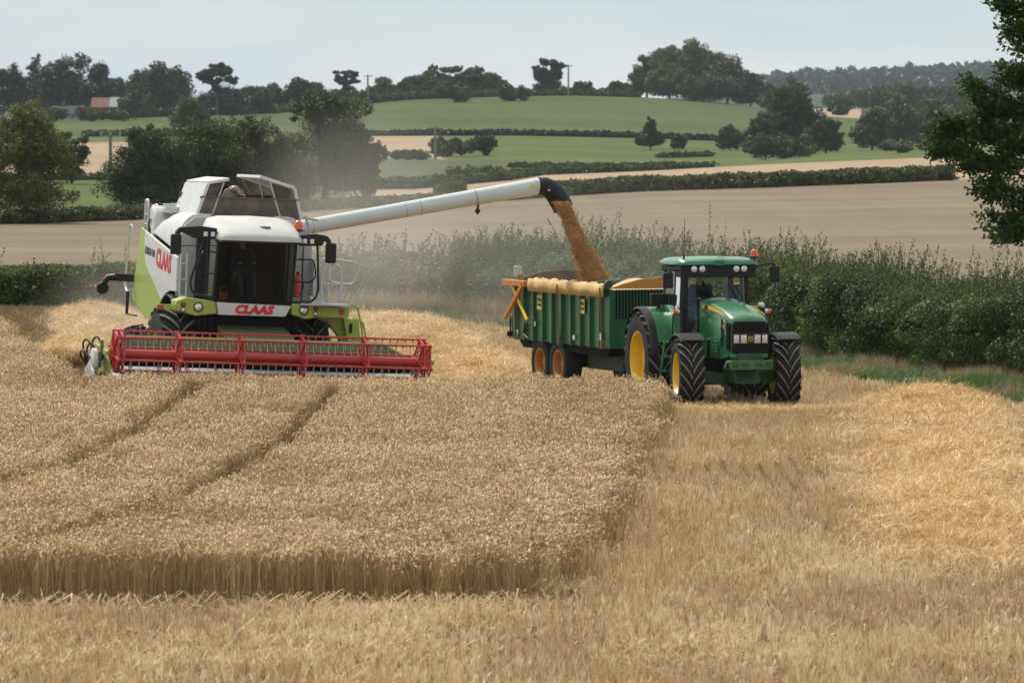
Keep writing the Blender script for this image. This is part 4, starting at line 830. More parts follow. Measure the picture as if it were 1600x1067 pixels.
mb = MB(); mb.tube([(1.60, -.9, 2.12), (1.60, -.9, 2.80), (1.70, -.9, 3.00), (1.86, -.9, 3.02), (2.04, -.9, 2.90), (2.04, -.9, 2.08)], .028, 7, sm=.06); mb.cyl((1.60, -.9, 2.56), (2.04, -.9, 2.56), .02, 6)
mb.tube([(2.04, -.9, 2.7), (2.16, -.85, 2.3), (2.1, -.8, 2.2), (1.8, -.8, 2.15)], .02, 6, sm=.05); each(mb, 'handrail', M['rail'], comb)
mb = MB(); mb.tube([(1.62, -.5, 2.12), (1.62, -.5, 2.98), (1.72, -.5, 3.12), (2.46, -.5, 3.04), (2.55, -.5, 2.92), (2.40, -.5, 2.55), (1.88, -.5, 2.60), (1.86, -.5, 2.95)], .026, 7, sm=.09); mb.tube([(1.62, -.45, 2.66), (1.78, -.45, 2.65), (1.82, -.45, 2.2), (1.62, -.45, 2.16)], .018, 6, sm=.06); mb.cyl((1.84, -.5, 2.12), (1.86, -.5, 3.0), .02, 6); each(mb, 'gate_rail', M['rail'], comb)
# left ladder
mb = MB()
for x in (-1.52, -1.38): mb.cyl((x, -.75, 2.15), (x+.01, -.72, 3.12), .02, 6)
for z in (2.2, 2.55, 2.9): mb.cyl((-1.52, -.75, z), (-1.38, -.75, z), .018, 6)
CB(mb, 'side_ladder', M['rail'])
mb = MB(); mb.lathe([(.98, -.02), (1.0, .0), (1.0, .45), (.97, .47)], (-1.6, .05, 1.2), 'x', 16, math.radians(38), math.radians(130)); mb.lathe([(.98, 0), (.98, .45)], (1.1, .05, 1.2), 'x', 16, math.radians(38), math.radians(130)); each(mb, 'mudguard', M['black'], comb)
# mirrors, arms, guard rails
for s in (-1, 1):
    rx = -1.0 if s < 0 else .84; mx_ = -1.90 if s < 0 else 1.53; zt = 3.70 if s < 0 else 3.62
    mb = MB(); mb.prism([(rx, zt-.24), (rx, zt), (rx+s*.35, zt+.04), (mx_-s*.08, zt-.0), (mx_, zt-.1), (mx_, zt-.2), (mx_-s*.14, zt-.1), (rx+s*.5, zt-.22)], 'y', -1.95, -1.80); CB(mb, 'mirror_bracket', M['black'], .02)
    for q in (.10, .26):
        mb = MB(); mb.box((rx+s*q, -1.97, zt-.13), (.09, .05, .10)); CB(mb, 'work_lamp', M['lens'], .01)
    mb = MB(); mb.box((mx_, -1.95, zt-.37), (.23, .14, .44)); mr = CB(mb, 'mirror', M['black'], .04, seg=3) if False else mb.build('mirror', M['black'], comb, bevel=.04, seg=3)
    mb = MB(); mb.box((mx_, -1.875, zt-.37), (.17, .01, .36)); mb.build('mirror_glass', M['mirror'], mr)
mb = MB(); mb.tube([(-1.22, -1.9, 3.60), (-1.42, -1.9, 2.97), (-1.56, -1.9, 2.50), (-1.46, -1.9, 2.26), (-.98, -1.7, 2.22)], .026, 7, sm=.16); mb.tube([(-.88, -1.6, 3.18), (-1.28, -1.85, 3.20), (-1.42, -1.88, 2.85), (-1.34, -1.85, 2.72), (-.9, -1.6, 2.72)], .018, 6, sm=.08); mb.cyl((-1.85, -1.9, 3.3), (-.95, -1.4, 3.32), .012, 5); each(mb, 'guard_rail', M['black'], comb)
mb = MB(); mb.tube([(1.23, -1.9, 3.52), (1.27, -1.9, 2.95), (1.30, -1.9, 2.40), (1.17, -1.9, 2.17), (.78, -1.7, 2.16)], .026, 7, sm=.16); mb.tube([(.80, -1.6, 3.08), (1.18, -1.85, 3.1), (1.24, -1.88, 2.75), (1.14, -1.85, 2.6), (.80, -1.6, 2.6)], .018, 6, sm=.08); each(mb, 'guard_rail', M['black'], comb)
mb = MB(); mb.lathe([(.001, 0), (.075, 0), (.08, .03), (.08, .42), (.05, .48), (.02, .5), (.001, .5)], (.93, -1.45, 2.25), 'z', 14); fe = CB(mb, 'fire_extinguisher', M['red'])
mb = MB(); mb.tube([(.93, -1.45, 2.75), (1.02, -1.5, 2.72), (1.06, -1.5, 2.5), (1.0, -1.5, 2.3)], .012, 5); mb.box((.93, -1.45, 2.78), (.06, .06, .06)); mb.build('hose', M['black'], fe)
# seat, steering wheel inside
mb = MB(); mb.box((-.12, -.7, 2.55), (.55, .5, .14)); mb.box((-.12, -.42, 2.95), (.52, .12, .75)); mb.build('seat', M['seat'], cab, bevel=.04)
mb = MB(); mb.tube([(-.12+.19*math.cos(a), -1.15+.08*math.sin(a), 2.86+.17*math.sin(a)) for a in np.linspace(0, 6.283, 17)[:-1]], .014, 5, closed=True); mb.bar((-.12, -1.16, 2.85), (-.12, -1.3, 2.2), .05); mb.build('steering_wheel', M['black'], cab)
mb = MB(); mb.box((-.73, -1.6, 2.24), (.17, .1, .15)); mb.build('lunch_box', M['orange'], cab, bevel=.02)
mb = MB(); mb.tube([(-.80, -1.6, 2.31), (-.80, -1.6, 2.42), (-.68, -1.6, 2.46), (-.66, -1.6, 2.31)], .012, 5); mb.build('box_handle', M['orange'], cab)
# unloading pipe
mb = MB(); A, B_ = Vector((1.35, 1.3, 3.68)), Vector((7.12, 1.5, 4.86)); mb.cyl(A, B_, .165, 24, .188); pipe = CB(mb, 'unloading_pipe', M['tube'])
mb = MB()
for t in (.09, .46, .52, .74, .745, .985):
    q = A.lerp(B_, t); d = (B_-A).normalized()*.008; r = .165+.023*t+.006; mb.cyl(q-d, q+d, r, 24)
each(mb, 'pipe_band', M['steel'], pipe)
mb = MB(); mb.cyl((1.55, 1.2, 3.3), (1.5, 1.3, 3.75), .2, 16); mb.bar((1.35, .9, 3.98), (1.9, .9, 3.92), .05); mb.bar((1.62, .95, 4.02), (1.75, .95, 3.62), .05); mb.build('pipe_elbow', M['steel'], pipe)
mb = MB(); q = A.lerp(B_, .755); mb.cyl((q.x, q.y-.02, q.z-.18), (q.x, q.y-.02, q.z-.24), .03, 8); mb.add([(q.x-.07, q.y, q.z-.32), (q.x, q.y-.05, q.z-.32), (q.x+.07, q.y, q.z-.32), (q.x, q.y+.05, q.z-.32), (q.x, q.y, q.z-.22), (q.x, q.y, q.z-.41)], [(0, 1, 4), (1, 2, 4), (2, 3, 4), (3, 0, 4), (1, 0, 5), (2, 1, 5), (3, 2, 5), (0, 3, 5)]); mb.build('pipe_lamp', M['black'], pipe)
mb = MB(); q = A.lerp(B_, .965); mb.box((q.x, q.y-.188, q.z+.03), (.12, .01, .07)); mb.build('warning_sticker', M['sticker'], pipe)
mb = MB(); mb.tube([(7.10, 1.5, 4.856), (7.25, 1.5, 4.86), (7.40, 1.5, 4.80), (7.52, 1.5, 4.69), (7.62, 1.5, 4.55), (7.72, 1.5, 4.38)], [.2, .21, .225, .235, .24, .235], 22); mb.f.pop(); mb.m.pop(); mb.build('spout', M['black'], pipe)
mb = MB(); mb.box((7.3, 1.28, 4.78), (.06, .01, .025)); mb.build('spout_mark', M['whitetxt'], pipe)
# feeder house under the cab
mb = MB(); mb.prism([(-2.3, .55), (-2.3, 1.35), (-.3, 1.8), (-.3, 1.1)], 'x', -.75, .75); CB(mb, 'feeder_house', M['olive'], .02)
mb = MB(); mb.box((.95, -1.2, 1.35), (.12, .1, 1.0), (0, .15, 0)); mb.box((.70, -1.1, 1.5), (.12, .1, .7), (0, -.2, 0)); mb.box((-1.0, -1.2, 1.5), (.08, .08, .7)); mb.tube([(-1.15, -1.3, 1.8), (-1.2, -1.4, 1.5), (-1.05, -1.4, 1.3)], .03, 6); each(mb, 'lift_ram', M['dark'], comb)
ag_wheel(comb, 'front_wheel', -1.50, 0, .94, .78, .42, M['lime'], 18, -1, lh=.06); ag_wheel(comb, 'front_wheel', 1.50, 0, .94, .78, .42, M['lime'], 18, 1, lh=.06)
ag_wheel(comb, 'rear_wheel', -1.42, 4.0, .66, .5, .32, M['lime'], 16, -1, math.radians(6)); ag_wheel(comb, 'rear_wheel', 1.42, 4.0, .66, .5, .32, M['lime'], 16, 1, math.radians(6))
# ---- cutting table
hd = empty('header', (-.07, 0, 0), (0, 0, 0), comb)
mb = MB(); mb.add([(-3.42, -2.55, .95), (-2.88, -2.35, 1.32), (2.72, -2.35, 1.32), (3.42, -2.55, .95), (3.42, -2.45, .80), (-3.42, -2.45, .80), (-3.42, -2.50, .95), (-2.88, -2.30, 1.32), (2.72, -2.30, 1.32), (3.42, -2.50, .95), (3.42, -2.4, .80), (-3.42, -2.4, .80)],
   [(0, 1, 2, 3, 4, 5), (6, 11, 10, 9, 8, 7), (0, 6, 7, 1), (1, 7, 8, 2), (2, 8, 9, 3), (3, 9, 10, 4), (0, 5, 11, 6)]); mb.build('back_wall', M['olive'], hd)
mb = MB(); mb.box((0, -2.36, .52), (6.84, .05, .56)); mb.build('shade_dark_trough', M['dark'], hd)  # lower back wall, coloured near black to stand for shade behind the auger
mb = MB(); mb.tube([(-3.42, -2.55, .97), (-2.88, -2.37, 1.335), (2.72, -2.37, 1.335), (3.42, -2.55, .97)], .03, 6); mb.build('top_beam', M['lime'], hd)
mb = MB(); mb.prism([(-2.3, .22), (-4.1, .12), (-4.1, .16), (-2.3, .28)], 'x', -3.42, 3.42); mb.build('floor_pan', M['dark'], hd)
for x, a in ((-3.46, -1), (3.46, 1)):
    mb = MB(); mb.prism([(-2.3, .15), (-2.3, 1.0), (-2.9, .95), (-3.9, .55), (-4.5, .12)], 'x', x-.03, x+.03); mb.build('side_sheet', M['lime'], hd, bevel=.01)
    mb = MB(); mb.loft([[(x-.08, -4.1, .1), (x+.08, -4.1, .1), (x+.08, -4.1, .62), (x-.08, -4.1, .62)], [(x-.02, -4.9, .1), (x+.02, -4.9, .1), (x+.02, -4.9, .16), (x-.02, -4.9, .16)]]); mb.build('crop_divider', M['white'], hd, bevel=.02)
mb = MB(); mb.cyl((-3.4, -2.9, .50), (3.4, -2.9, .50), .22, 20); au = mb.build('intake_auger', M['steel'], hd)
mb = MB()
for s in (-1, 1):
    pr = []; n_ = 120
    for i in range(n_+1):
        t = i/n_; x = s*(3.4-2.5*t); a = s*t*2.5/.62*2*math.pi; pr.append((x, a))
    vs = []
    for x, a in pr: vs += [(x, -2.9+.21*math.cos(a), .50+.21*math.sin(a)), (x, -2.9+.33*math.cos(a), .50+.33*math.sin(a))]
    mb.add(vs, [(2*i, 2*i+2, 2*i+3, 2*i+1) for i in range(n_)])
each(mb, 'auger_flight', M['steel'], hd)
mb = MB()
for x in np.arange(-3.3, 3.31, .0762): mb.bar((x, -4.1, .14), (x, -4.22, .13), .02, .012)
mb.box((0, -4.1, .13), (6.8, .05, .03)); mb.build('cutter_bar', M['steel'], hd)
for x in np.linspace(-2.8, 2.8, 9):
    mb = MB(); mb.add([(x-.03, -4.1, .2), (x+.03, -4.1, .2), (x+.14, -3.2, .62), (x+.10, -3.2, .62)], [(0, 1, 2, 3)]); mb.bar((x, -4.1, .2), (x+.1, -3.25, .62), .04, .012); mb.build('crop_lifter', M['lime'], hd)
rl = empty('reel', (-.07, -3.5, 1.0), (0, 0, 0), comb); RR = .5
mb = MB(); mb.cyl((-3.42, 0, 0), (3.42, 0, 0), .10, 24); mb.build('reel_tube', M['red'], rl)
AN = [math.radians(-14+60*k) for k in range(6)]
def rp(a, r=RR): return (-r*math.cos(a), r*math.sin(a))      # y (front is negative), z
barm = None; mb = MB(); mb.cyl((-3.42, 0, 0), (3.42, 0, 0), .020, 8)
bm_ = mb.mesh('bat_bar', M['red'])
mb = MB(); mb.box((0, 0, -.02), (.045, .05, .05)); mb.tube([(0, 0, -.03), (.0, .015, -.16), (.012, -.02, -.25)], [.012, .010, .006], 5); tm_ = mb.mesh('tine', [M['steel']]) 
mb2 = MB(); mb2.box((0, 0, -.025), (.03, .036, .04)); mb2.mi = 1; mb2.tube([(0, 0, -.03), (.0, .015, -.16), (.012, -.02, -.25)], [.0115, .009, .006], 5); tm_ = mb2.mesh('tine', [M['red'], M['steel']])
for a in AN:
    y, z = rp(a); inst('bat_bar', bm_, rl, (0, y, z))
    for i in range(41): inst('tine', tm_, rl, (-3.30+i*.165, y, z), (0, random.gauss(0, .05), 0))
def spider(solid):
    mb = MB()
    for a in AN:
        y, z = rp(a); 
        for s in (-1, 1): mb.bar((s*.055, 0, 0), (s*.012, y, z), .020, .042, up=(1, 0, 0))
        a2 = a+math.pi/3; y2, z2 = rp(a2); mb.bar((0, y, z), (0, y2, z2), .02, .035, up=(1, 0, 0))
        mb.lathe([(.001, -.035), (.035, -.035), (.035, .035), (.001, .035)], (0, y, z), 'x', 8)
    mb.lathe([(.10, -.07), (.15, -.07), (.15, .07), (.10, .07)], (0, 0, 0), 'x', 14)
    if solid: mb.prism([rp(a, RR*.98) for a in AN], 'x', -.012, .012)
    return mb.mesh('reel_spider', M['red'])
s0, s1 = spider(False), spider(True)
for k in range(6): inst('reel_spider', s1 if k == 0 else s0, rl, (-3.40+k*1.36, 0, 0))
inst('reel_spider', s0, rl, (3.28, 0, 0)); inst('reel_spider', s0, rl, (-3.28, 0, 0))
for x in (-3.56, 3.56):
    mb = MB(); mb.bar((x, -.02, 0), (x, 1.2, .12), .07, .10); mb.build('reel_arm', M['lime'], rl)
# drive side
dr = empty('header_drive', (-3.72, -3.0, 0), (0, 0, 0), comb)
mb = MB(); mb.lathe([(.001, -.05), (.20, -.05), (.25, -.03), (.25, .05), (.21, .07), (.001, .07)], (-.10, 0, .84), 'x', 28); mb.build('belt_cover', M['white'], dr)
mb = MB(); mb.box((-.02, .1, .85), (.14, .5, .35)); mb.box((.05, -.1, 1.12), (.06, .12, .3)); mb.box((-.02, .3, .35), (.2, .6, .25)); mb.box((.06, -.3, .45), (.1, .3, .3)); each(mb, 'drive_frame', M['olive'], dr, bevel=.015)
mb = MB(); mb.prism([(-.5, .2), (.5, .2), (.62, .62), (.2, .8), (-.3, .62)], 'x', -.16, -.12); mb.build('drive_guard', M['white'], dr, bevel=.01)
mb = MB()
for k, (a, b, c) in enumerate([(-.2, .62, 1.28), (-.1, .50, 1.2), (.02, .55, 1.34), (-.26, .7, 1.05)]):
    mb.tube([(-.12, .5, b), (a-.06, .45, c-.1), (a, .3, c), (a+.1, .05, c-.2), (.08, -.1, .85)], .022, 6, sm=.1)
each(mb, 'hydraulic_hose', M['black'], dr)
mb = MB(); mb.tube([(3.62, -2.6, 1.1), (3.3, -2.5, 1.05), (2.9, -2.4, 1.02)], .015, 5); mb.tube([(3.55, -2.7, 1.25), (3.4, -2.6, 1.2), (3.2, -2.5, 1.05)], .02, 5); each(mb, 'hydraulic_line', M['black'], comb)
mb = MB()
bt = np.array([[random.gauss(0, .07), random.gauss(0, .02), random.gauss(0, .06)] for _ in range(160)]); o = bpy.data.objects.new('straw_clump', quads_mesh('straw_clump', bt, np.full(160, .06), M['strap'])); COL.objects.link(o); o.parent = hd; o.location = (-.42, -2.42, 1.08)
def place(v, p):           # world position of a local point
    return v.matrix_basis @ Vector(p)
person('driver of the combine in dark shirt, hands on the wheel', place(comb, (-.12, -.72, 2.62)), math.radians(15.5), M['navy'], M['jeans'])

# ================================================================ tractor
tr = empty('tractor', (4.71, 119.7, 0), (0, 0, math.radians(15))); tag(tr, 'green tractor with yellow wheels facing the stubble beside the hedge', 'tractor')
def TB(mb, name, m, bevel=0, parent=None, **k): return mb.build(name, m, parent or tr, bevel=bevel, **k)
G = M['jdgreen']
mb = MB(); secs = []
for y, hw, zt, zb, rc in ((-.98, .30, 1.86, 1.22, .05), (-.93, .385, 1.93, 1.17, .09), (-.75, .41, 1.99, 1.12, .10), (-.3, .43, 2.10, 1.05, .11), (.4, .44, 2.20, 1.05, .12), (1.15, .45, 2.27, 1.05, .12)):
    q = [(-hw, y, zb)]
    for t in np.linspace(0, math.pi/2, 5): q.append((-hw+rc*1.6*(1-math.cos(t)), y, zt-rc*(1-math.sin(t))))
    q += [(0, y, zt+.03)]
    for t in np.linspace(math.pi/2, 0, 5): q.append((hw-rc*1.6*(1-math.cos(t)), y, zt-rc*(1-math.sin(t))))
    q += [(hw, y, zb)]; secs.append(q)
mb.loft(secs); hood = TB(mb, 'hood', G, ang=45)
mb = MB(); mb.prism([(-.37, 1.20), (.37, 1.20), (.37, 1.80), (.33, 1.865), (-.33, 1.865), (-.37, 1.80)], 'y', -1.005, -.9); gr = TB(mb, 'grille', M['dark'], .015)
for x in np.arange(-.34, .35, .045):
    mb = MB(); mb.box((x, -1.012, 1.53), (.012, .02, .64)); mb.build('grille_slat', M['black'], gr)
for s in (-1, 1):
    mb = MB(); mb.prism([(-.94, 1.26), (-.70, 1.28), (-.72, 1.84), (-.94, 1.82)], 'x', s*.40, s*.425); gs = TB(mb, 'side_grille', M['dark'])
    for y in np.arange(-.92, -.7, .045):
        mb = MB(); mb.box((s*.43, y, 1.55), (.02, .012, .54)); mb.build('grille_slat', M['black'], gs)
    mb = MB(); mb.prism([(-.42, 1.36), (-.50, 1.55), (-.52, 1.80), (-.49, 1.90), (-.40, 1.90), (-.38, 1.55), (-.30, 1.34)], 'x', s*.43, s*.446); sv = TB(mb, 'side_vent', M['dark'])
    for z in (1.52, 1.72):
        mb = MB(); mb.bar((s*.45, -.56, z+.03), (s*.45, -.34, z-.03), .03, .02); mb.build('vent_bar', G, sv)
    mb = MB(); mb.add([(s*.443, -.70, 1.955), (s*.452, -.2, 2.03), (s*.462, .95, 2.08), (s*.462, .95, 2.17), (s*.452, .0, 2.12), (s*.443, -.55, 2.02)], [(0, 1, 2, 3, 4, 5)]); st = TB(mb, 'hood_stripe', M['yellow'], smooth=False)
    text('7530', 'lettering', M['blacktxt'], st, (s*.466, .62, 2.105), (math.radians(90), 0, math.radians(-90 if s < 0 else 90)), .10, 0, .002)
    mb = MB(); mb.box((s*.445, -.62, 1.86), (.006, .10, .07)); mb.box((s*.445, -.60, 1.74), (.006, .08, .10)); each(mb, 'hood_sticker', M['yellow'], tr)
mb = MB(); mb.box((0, -1.03, 1.50), (.76, .05, .26)); lc = TB(mb, 'lamp_cluster', M['black'], .02)
for i, x in enumerate((-.31, -.15, .15, .31)):
    w_ = .12 if abs(x) > .2 else .14; mb = MB(); mb.box((x, -1.055, 1.50), (w_, .02, .18)); mb.mi = 1; mb.lathe([(.055, -.012), (.03, -.02), (.001, -.022)], (x, -1.055, 1.52), 'y', 14); mb.build('headlight', [M['chrome'], M['lens']], lc, bevel=.006)
mb = MB(); mb.box((0, -1.065, 1.5), (.10, .01, .10)); eb = mb.build('badge', M['sticker'], lc, bevel=.01)
mb = MB(); mb.box((0, -1.074, 1.5), (.075, .006, .075)); mb.build('badge_field', M['jddark'], eb)
mb = MB(); mb.tube([(-.022, -1.078, 1.50), (-.005, -1.078, 1.51), (.012, -1.078, 1.505), (.022, -1.078, 1.525)], .004, 4); mb.tube([(-.018, -1.078, 1.48), (-.01, -1.078, 1.50)], .003, 4); mb.tube([(.012, -1.078, 1.48), (.01, -1.078, 1.50)], .003, 4); mb.build('badge_emblem', M['sticker'], eb)
mb = MB(); mb.box((.04, -.955, 1.985), (.05, .03, .05)); TB(mb, 'hood_emblem', M['chrome'], .008)
# chin, bracket, axle
mb = MB(); mb.box((0, -.93, 1.14), (.80, .16, .10)); TB(mb, 'hood_chin', G, .03)
mb = MB(); mb.prism([(-.46, .86), (-.46, 1.06), (.46, 1.06), (.46, .86)], 'y', -1.16, -1.02); fb = TB(mb, 'weight_frame', G, .015)
for x in (-.36, .36):
    mb = MB(); mb.box((x, -1.165, .96), (.13, .02, .13)); each(mb, 'frame_pocket', M['jddark'], fb)
mb = MB(); mb.prism([(-.24, 1.0), (-.08, 1.0), (-.08, .92), (-.18, .90), (-.24, .94)], 'y', -1.175, -1.16); mb.prism([(.24, 1.0), (.08, 1.0), (.08, .92), (.18, .90), (.24, .94)], 'y', -1.175, -1.16); each(mb, 'frame_pocket', M['jddark'], fb)
mb = MB(); mb.box((-.0, -.4, 1.02), (.56, 1.3, .36)); mb.prism([(-.9, .55), (-.5, 1.15), (1.2, 1.15), (1.2, .6)], 'x', -.27, .27); TB(mb, 'front_frame', M['jddark'], .02)
mb = MB(); mb.prism([(-1.0, .60), (-.80, .82), (-.3, .74), (.3, .74), (.80, .82), (1.0, .60), (.85, .56), (.3, .50), (-.3, .50), (-.85, .56)], 'y', -.14, .14); mb.lathe([(.001, -.2), (.1, -.18), (.2, -.05), (.2, .1), (.001, .15)], (-.12, -.1, .66), 'y', 14); mb.cyl((-.22, -.3, .86), (-.22, -.1, .82), .1, 10); mb.cyl((.3, -.28, .86), (.3, -.1, .84), .07, 8); TB(mb, 'front_axle', M['jddark'], .015)
mb = MB(); mb.box((0, 1.2, .85), (.7, 2.6, .6)); mb.box((0, 2.8, .95), (1.4, .5, .5)); mb.box((0, 1.7, .62), (.9, 1.3, .35)); TB(mb, 'transmission', M['dark'], .03)
mb = MB(); mb.cyl((-.33, -.95, .98), (-.33, -1.12, .98), .04, 8); mb.cyl((-.42, -.95, 1.0), (-.42, -1.1, 1.0), .035, 8); mb.tube([(-.3, -.9, 1.05), (-.5, -.98, 1.02), (-.52, -.9, .9)], .02, 6); each(mb, 'hydraulic_coupling', M['steel'], tr)
mb = MB(); mb.box((-.44, .15, 1.28), (.05, .55, .42)); mb.mi = 0
for z in (1.2, 1.27, 1.34, 1.41): mb.box((-.47, -.1, z), (.02, .22, .03))
TB(mb, 'engine_side', G, .01)
# wheels
ag_wheel(tr, 'front_wheel', -1.06, 0, .73, .54, .43, M['yellow'], 19, -1, math.radians(-7.5), lh=.045); ag_wheel(tr, 'front_wheel', 1.06, 0, .73, .54, .43, M['yellow'], 19, 1, math.radians(-7.5), lh=.045)
ag_wheel(tr, 'rear_wheel', -1.06, 2.75, .96, .66, .56, M['yellow'], 21, -1, lh=.055); ag_wheel(tr, 'rear_wheel', 1.06, 2.75, .96, .66, .56, M['yellow'], 21, 1, lh=.055)
for s in (-1, 1):   # front mudguards
    a0, a1 = math.radians(58), math.radians(128)
    mb = MB(); mb.lathe([(.82, -.27), (.86, -.24), (.865, .24), (.82, .27), (.80, .26), (.84, .22), (.84, -.22), (.80, -.26)], (s*1.06, .0, .73), 'x', 14, a0, a1); TB(mb, 'front_mudguard', M['black'], ang=40)
    mb = MB(); mb.tube([(s*.70, -.35, 1.48), (s*.66, -.2, 1.2), (s*.6, 0, .85)], .035, 6); TB(mb, 'mudguard_bracket', M['black'])
    # rear fender
    mb = MB(); mb.lathe([(1.04, -s*.30), (1.09, -s*.28), (1.10, s*.17), (1.04, s*.18)], (s*1.02, 2.75, .96), 'x', 20, math.radians(20), math.radians(150)); TB(mb, 'rear_fender', G, ang=40)
    mb = MB(); mb.lathe([(1.05, s*.18), (1.105, s*.17), (1.105, s*.31), (1.06, s*.34)], (s*1.02, 2.75, .96), 'x', 22, math.radians(5), math.radians(160)); TB(mb, 'fender_extension', M['black'], ang=40)
    mb = MB(); mb.prism([(1.70, 1.0), (1.55, 1.45), (1.80, 1.95), (2.2, 2.1), (2.9, 2.1), (2.9, 1.6), (2.1, 1.3)], 'x', s*.72, s*.86); TB(mb, 'fender_inner', G, .02)
# steps
mb = MB(); mb.prism([(1.30, .40), (1.72, .40), (1.30, 1.38), (1.02, 1.38)], 'x', -.90, -.86); mb.prism([(1.60, .40), (1.72, .40), (1.30, 1.38), (1.20, 1.38)], 'x', -1.20, -1.17); sp_ = TB(mb, 'step_frame', G, .008)
for z in (.42, .74, 1.05, 1.36):
    mb = MB(); mb.box((-1.03, 1.17+(1.36-z)*.34, z), (.30, .24, .035)); mb.build('step', G, sp_)
mb = MB(); mb.box((-.72, 1.25, 1.0), (.36, .55, .55)); TB(mb, 'fuel_tank', M['black'], .05)
mb = MB(); mb.box((.9, 1.3, .9), (.5, .7, .7)); TB(mb, 'fuel_tank', M['black'], .05)
# cab
cb = empty('cab', (0, 0, 0), (0, 0, 0), tr)
CW = .72
mb = MB(); mb.box((0, 2.05, 1.38), (1.44, 1.5, .10)); mb.box((0, 1.33, 1.55), (1.40, .08, .5)); mb.box((0, 2.75, 1.6), (1.40, .06, .5)); mb.build('cab_floor', M['black'], cb)
for s in (-1, 1):
    for (p, q, w_) in [((s*CW, 1.30, 1.35), (s*.66, 1.42, 2.88), .075), ((s*.76, 1.95, 1.35), (s*.72, 1.98, 2.88), .05), ((s*.76, 2.80, 1.5), (s*.70, 2.76, 2.88), .08)]:
        mb = MB(); mb.bar(p, q, w_, w_*1.2); mb.build('pillar', M['black'], cb, bevel=.01)
    mb = MB(); mb.add([(s*.75, 1.38, 1.42), (s*.78, 1.92, 1.42), (s*.73, 1.94, 2.82), (s*.68, 1.47, 2.82)], [(0, 1, 2, 3)]); mb.build('door_glass', M['glass'], cb)
    mb = MB(); mb.add([(s*.78, 2.0, 1.75), (s*.78, 2.74, 1.85), (s*.72, 2.72, 2.82), (s*.73, 2.0, 2.82)], [(0, 1, 2, 3)]); mb.build('side_glass', M['glass'], cb)
mb = MB(); vs = []; 
for t in np.linspace(-1, 1, 7): vs += [(t*.68, 1.30-.08*(1-t*t), 1.45), (t*.64, 1.40-.06*(1-t*t), 2.74)]
mb.add(vs, [(2*i, 2*i+2, 2*i+3, 2*i+1) for i in range(6)]); mb.build('windscreen', M['glass'], cb)
mb = MB(); mb.add([(-.66, 2.78, 1.8), (.66, 2.78, 1.8), (.62, 2.74, 2.8), (-.62, 2.74, 2.8)], [(0, 1, 2, 3)]); mb.build('rear_glass', M['glass'], cb)
mb = MB(); mb.prism([(-.84, 2.72), (.84, 2.72), (.84, 2.99), (-.84, 2.99)], 'y', 1.22, 1.62); mb.box((0, 2.1, 2.89), (1.6, 1.5, .12)); mb.build('roof_lining', M['black'], cb, bevel=.03)
mb = MB(); secs = []
for y, hw, zt in ((1.14, .78, 3.04), (1.20, .86, 3.09), (1.6, .90, 3.13), (2.2, .90, 3.14), (2.8, .86, 3.10), (2.95, .78, 3.03)):
    zb = 2.99; secs.append([(-hw, y, zb), (-hw, y, zb+.03), (-hw+.12, y, zt-.01), (0, y, zt+.01), (hw-.12, y, zt-.01), (hw, y, zb+.03), (hw, y, zb)])
mb.loft(secs); mb.build('roof', G, cb, ang=60)
mb = MB(); mb.box((-.02, 1.12, 3.03), (.2, .06, .12)); mb.build('roof_bracket', G, cb, bevel=.01)
mb = MB(); mb.tube([(-.08, 1.12, 3.10), (-.06, 1.12, 3.15), (.06, 1.12, 3.15), (.08, 1.12, 3.10)], .012, 5); mb.build('roof_handle', M['chrome'], cb)
def rlamp(x, y, z, r=.068, parent=tr):
    l = MB(); l.lathe([(.001, .08), (r*1.0, .06), (r*1.12, 0), (r*1.05, -.02)], (0, 0, 0), 'y', 16); o = l.build('work_lamp', M['chrome'], parent, loc=(x, y, z))
    l = MB(); l.lathe([(r*1.0, -.012), (r*.6, -.03), (.001, -.035)], (0, 0, 0), 'y', 16); l.build('lamp_glass', M['lens'], o); return o
for x in (-.56, -.38, .38, .55): rlamp(x, 1.18, 2.90, parent=cb)
rlamp(-.84, 1.25, 2.10); rlamp(.98, 1.30, 2.12)
for s, x in ((-1, -.93), (1, 1.10)):
    mb = MB(); mb.tube([(x, 1.25, 1.99), (x+s*.07, 1.25, 1.99)], .055, 12); TB(mb, 'indicator', M['orange'])
    mb = MB(); mb.tube([(x-s*.07, 1.25, 1.99), (x, 1.25, 1.99)], .055, 12); TB(mb, 'side_light', M['lens'])
mb = MB(); mb.bar((-.70, 1.30, 1.98), (-.92, 1.30, 1.98), .10, .13); mb.bar((.70, 1.32, 2.02), (1.08, 1.32, 2.02), .08, .10); TB(mb, 'lamp_bracket', M['black'], .01)
mb = MB(); mb.tube([(-.80, 1.22, 1.45), (-.82, 1.22, 2.1), (-.76, 1.30, 2.85)], .055, 10)
for z in np.arange(1.5, 2.7, .05): mb.lathe([(.055, 0), (.063, .0125), (.055, .025)], (-.81+.03*(z-1.5)/1.2, 1.22+.05*(z-1.5)/1.2, z), 'z', 10)
TB(mb, 'intake_hose', M['black'])
mb = MB(); mb.tube([(-.98, 1.30, 2.02), (-1.0, 1.30, 1.5), (-.9, 1.35, 1.42), (-.76, 1.4, 1.42)], .016, 6, sm=.06); mb.tube([(.72, 1.35, 2.62), (.85, 1.32, 2.55), (.98, 1.30, 2.1)], .016, 6, sm=.05); mb.cyl((.86, 1.3, 1.35), (.90, 1.3, 2.0), .06, 8); each(mb, 'grab_rail', M['black'], tr)
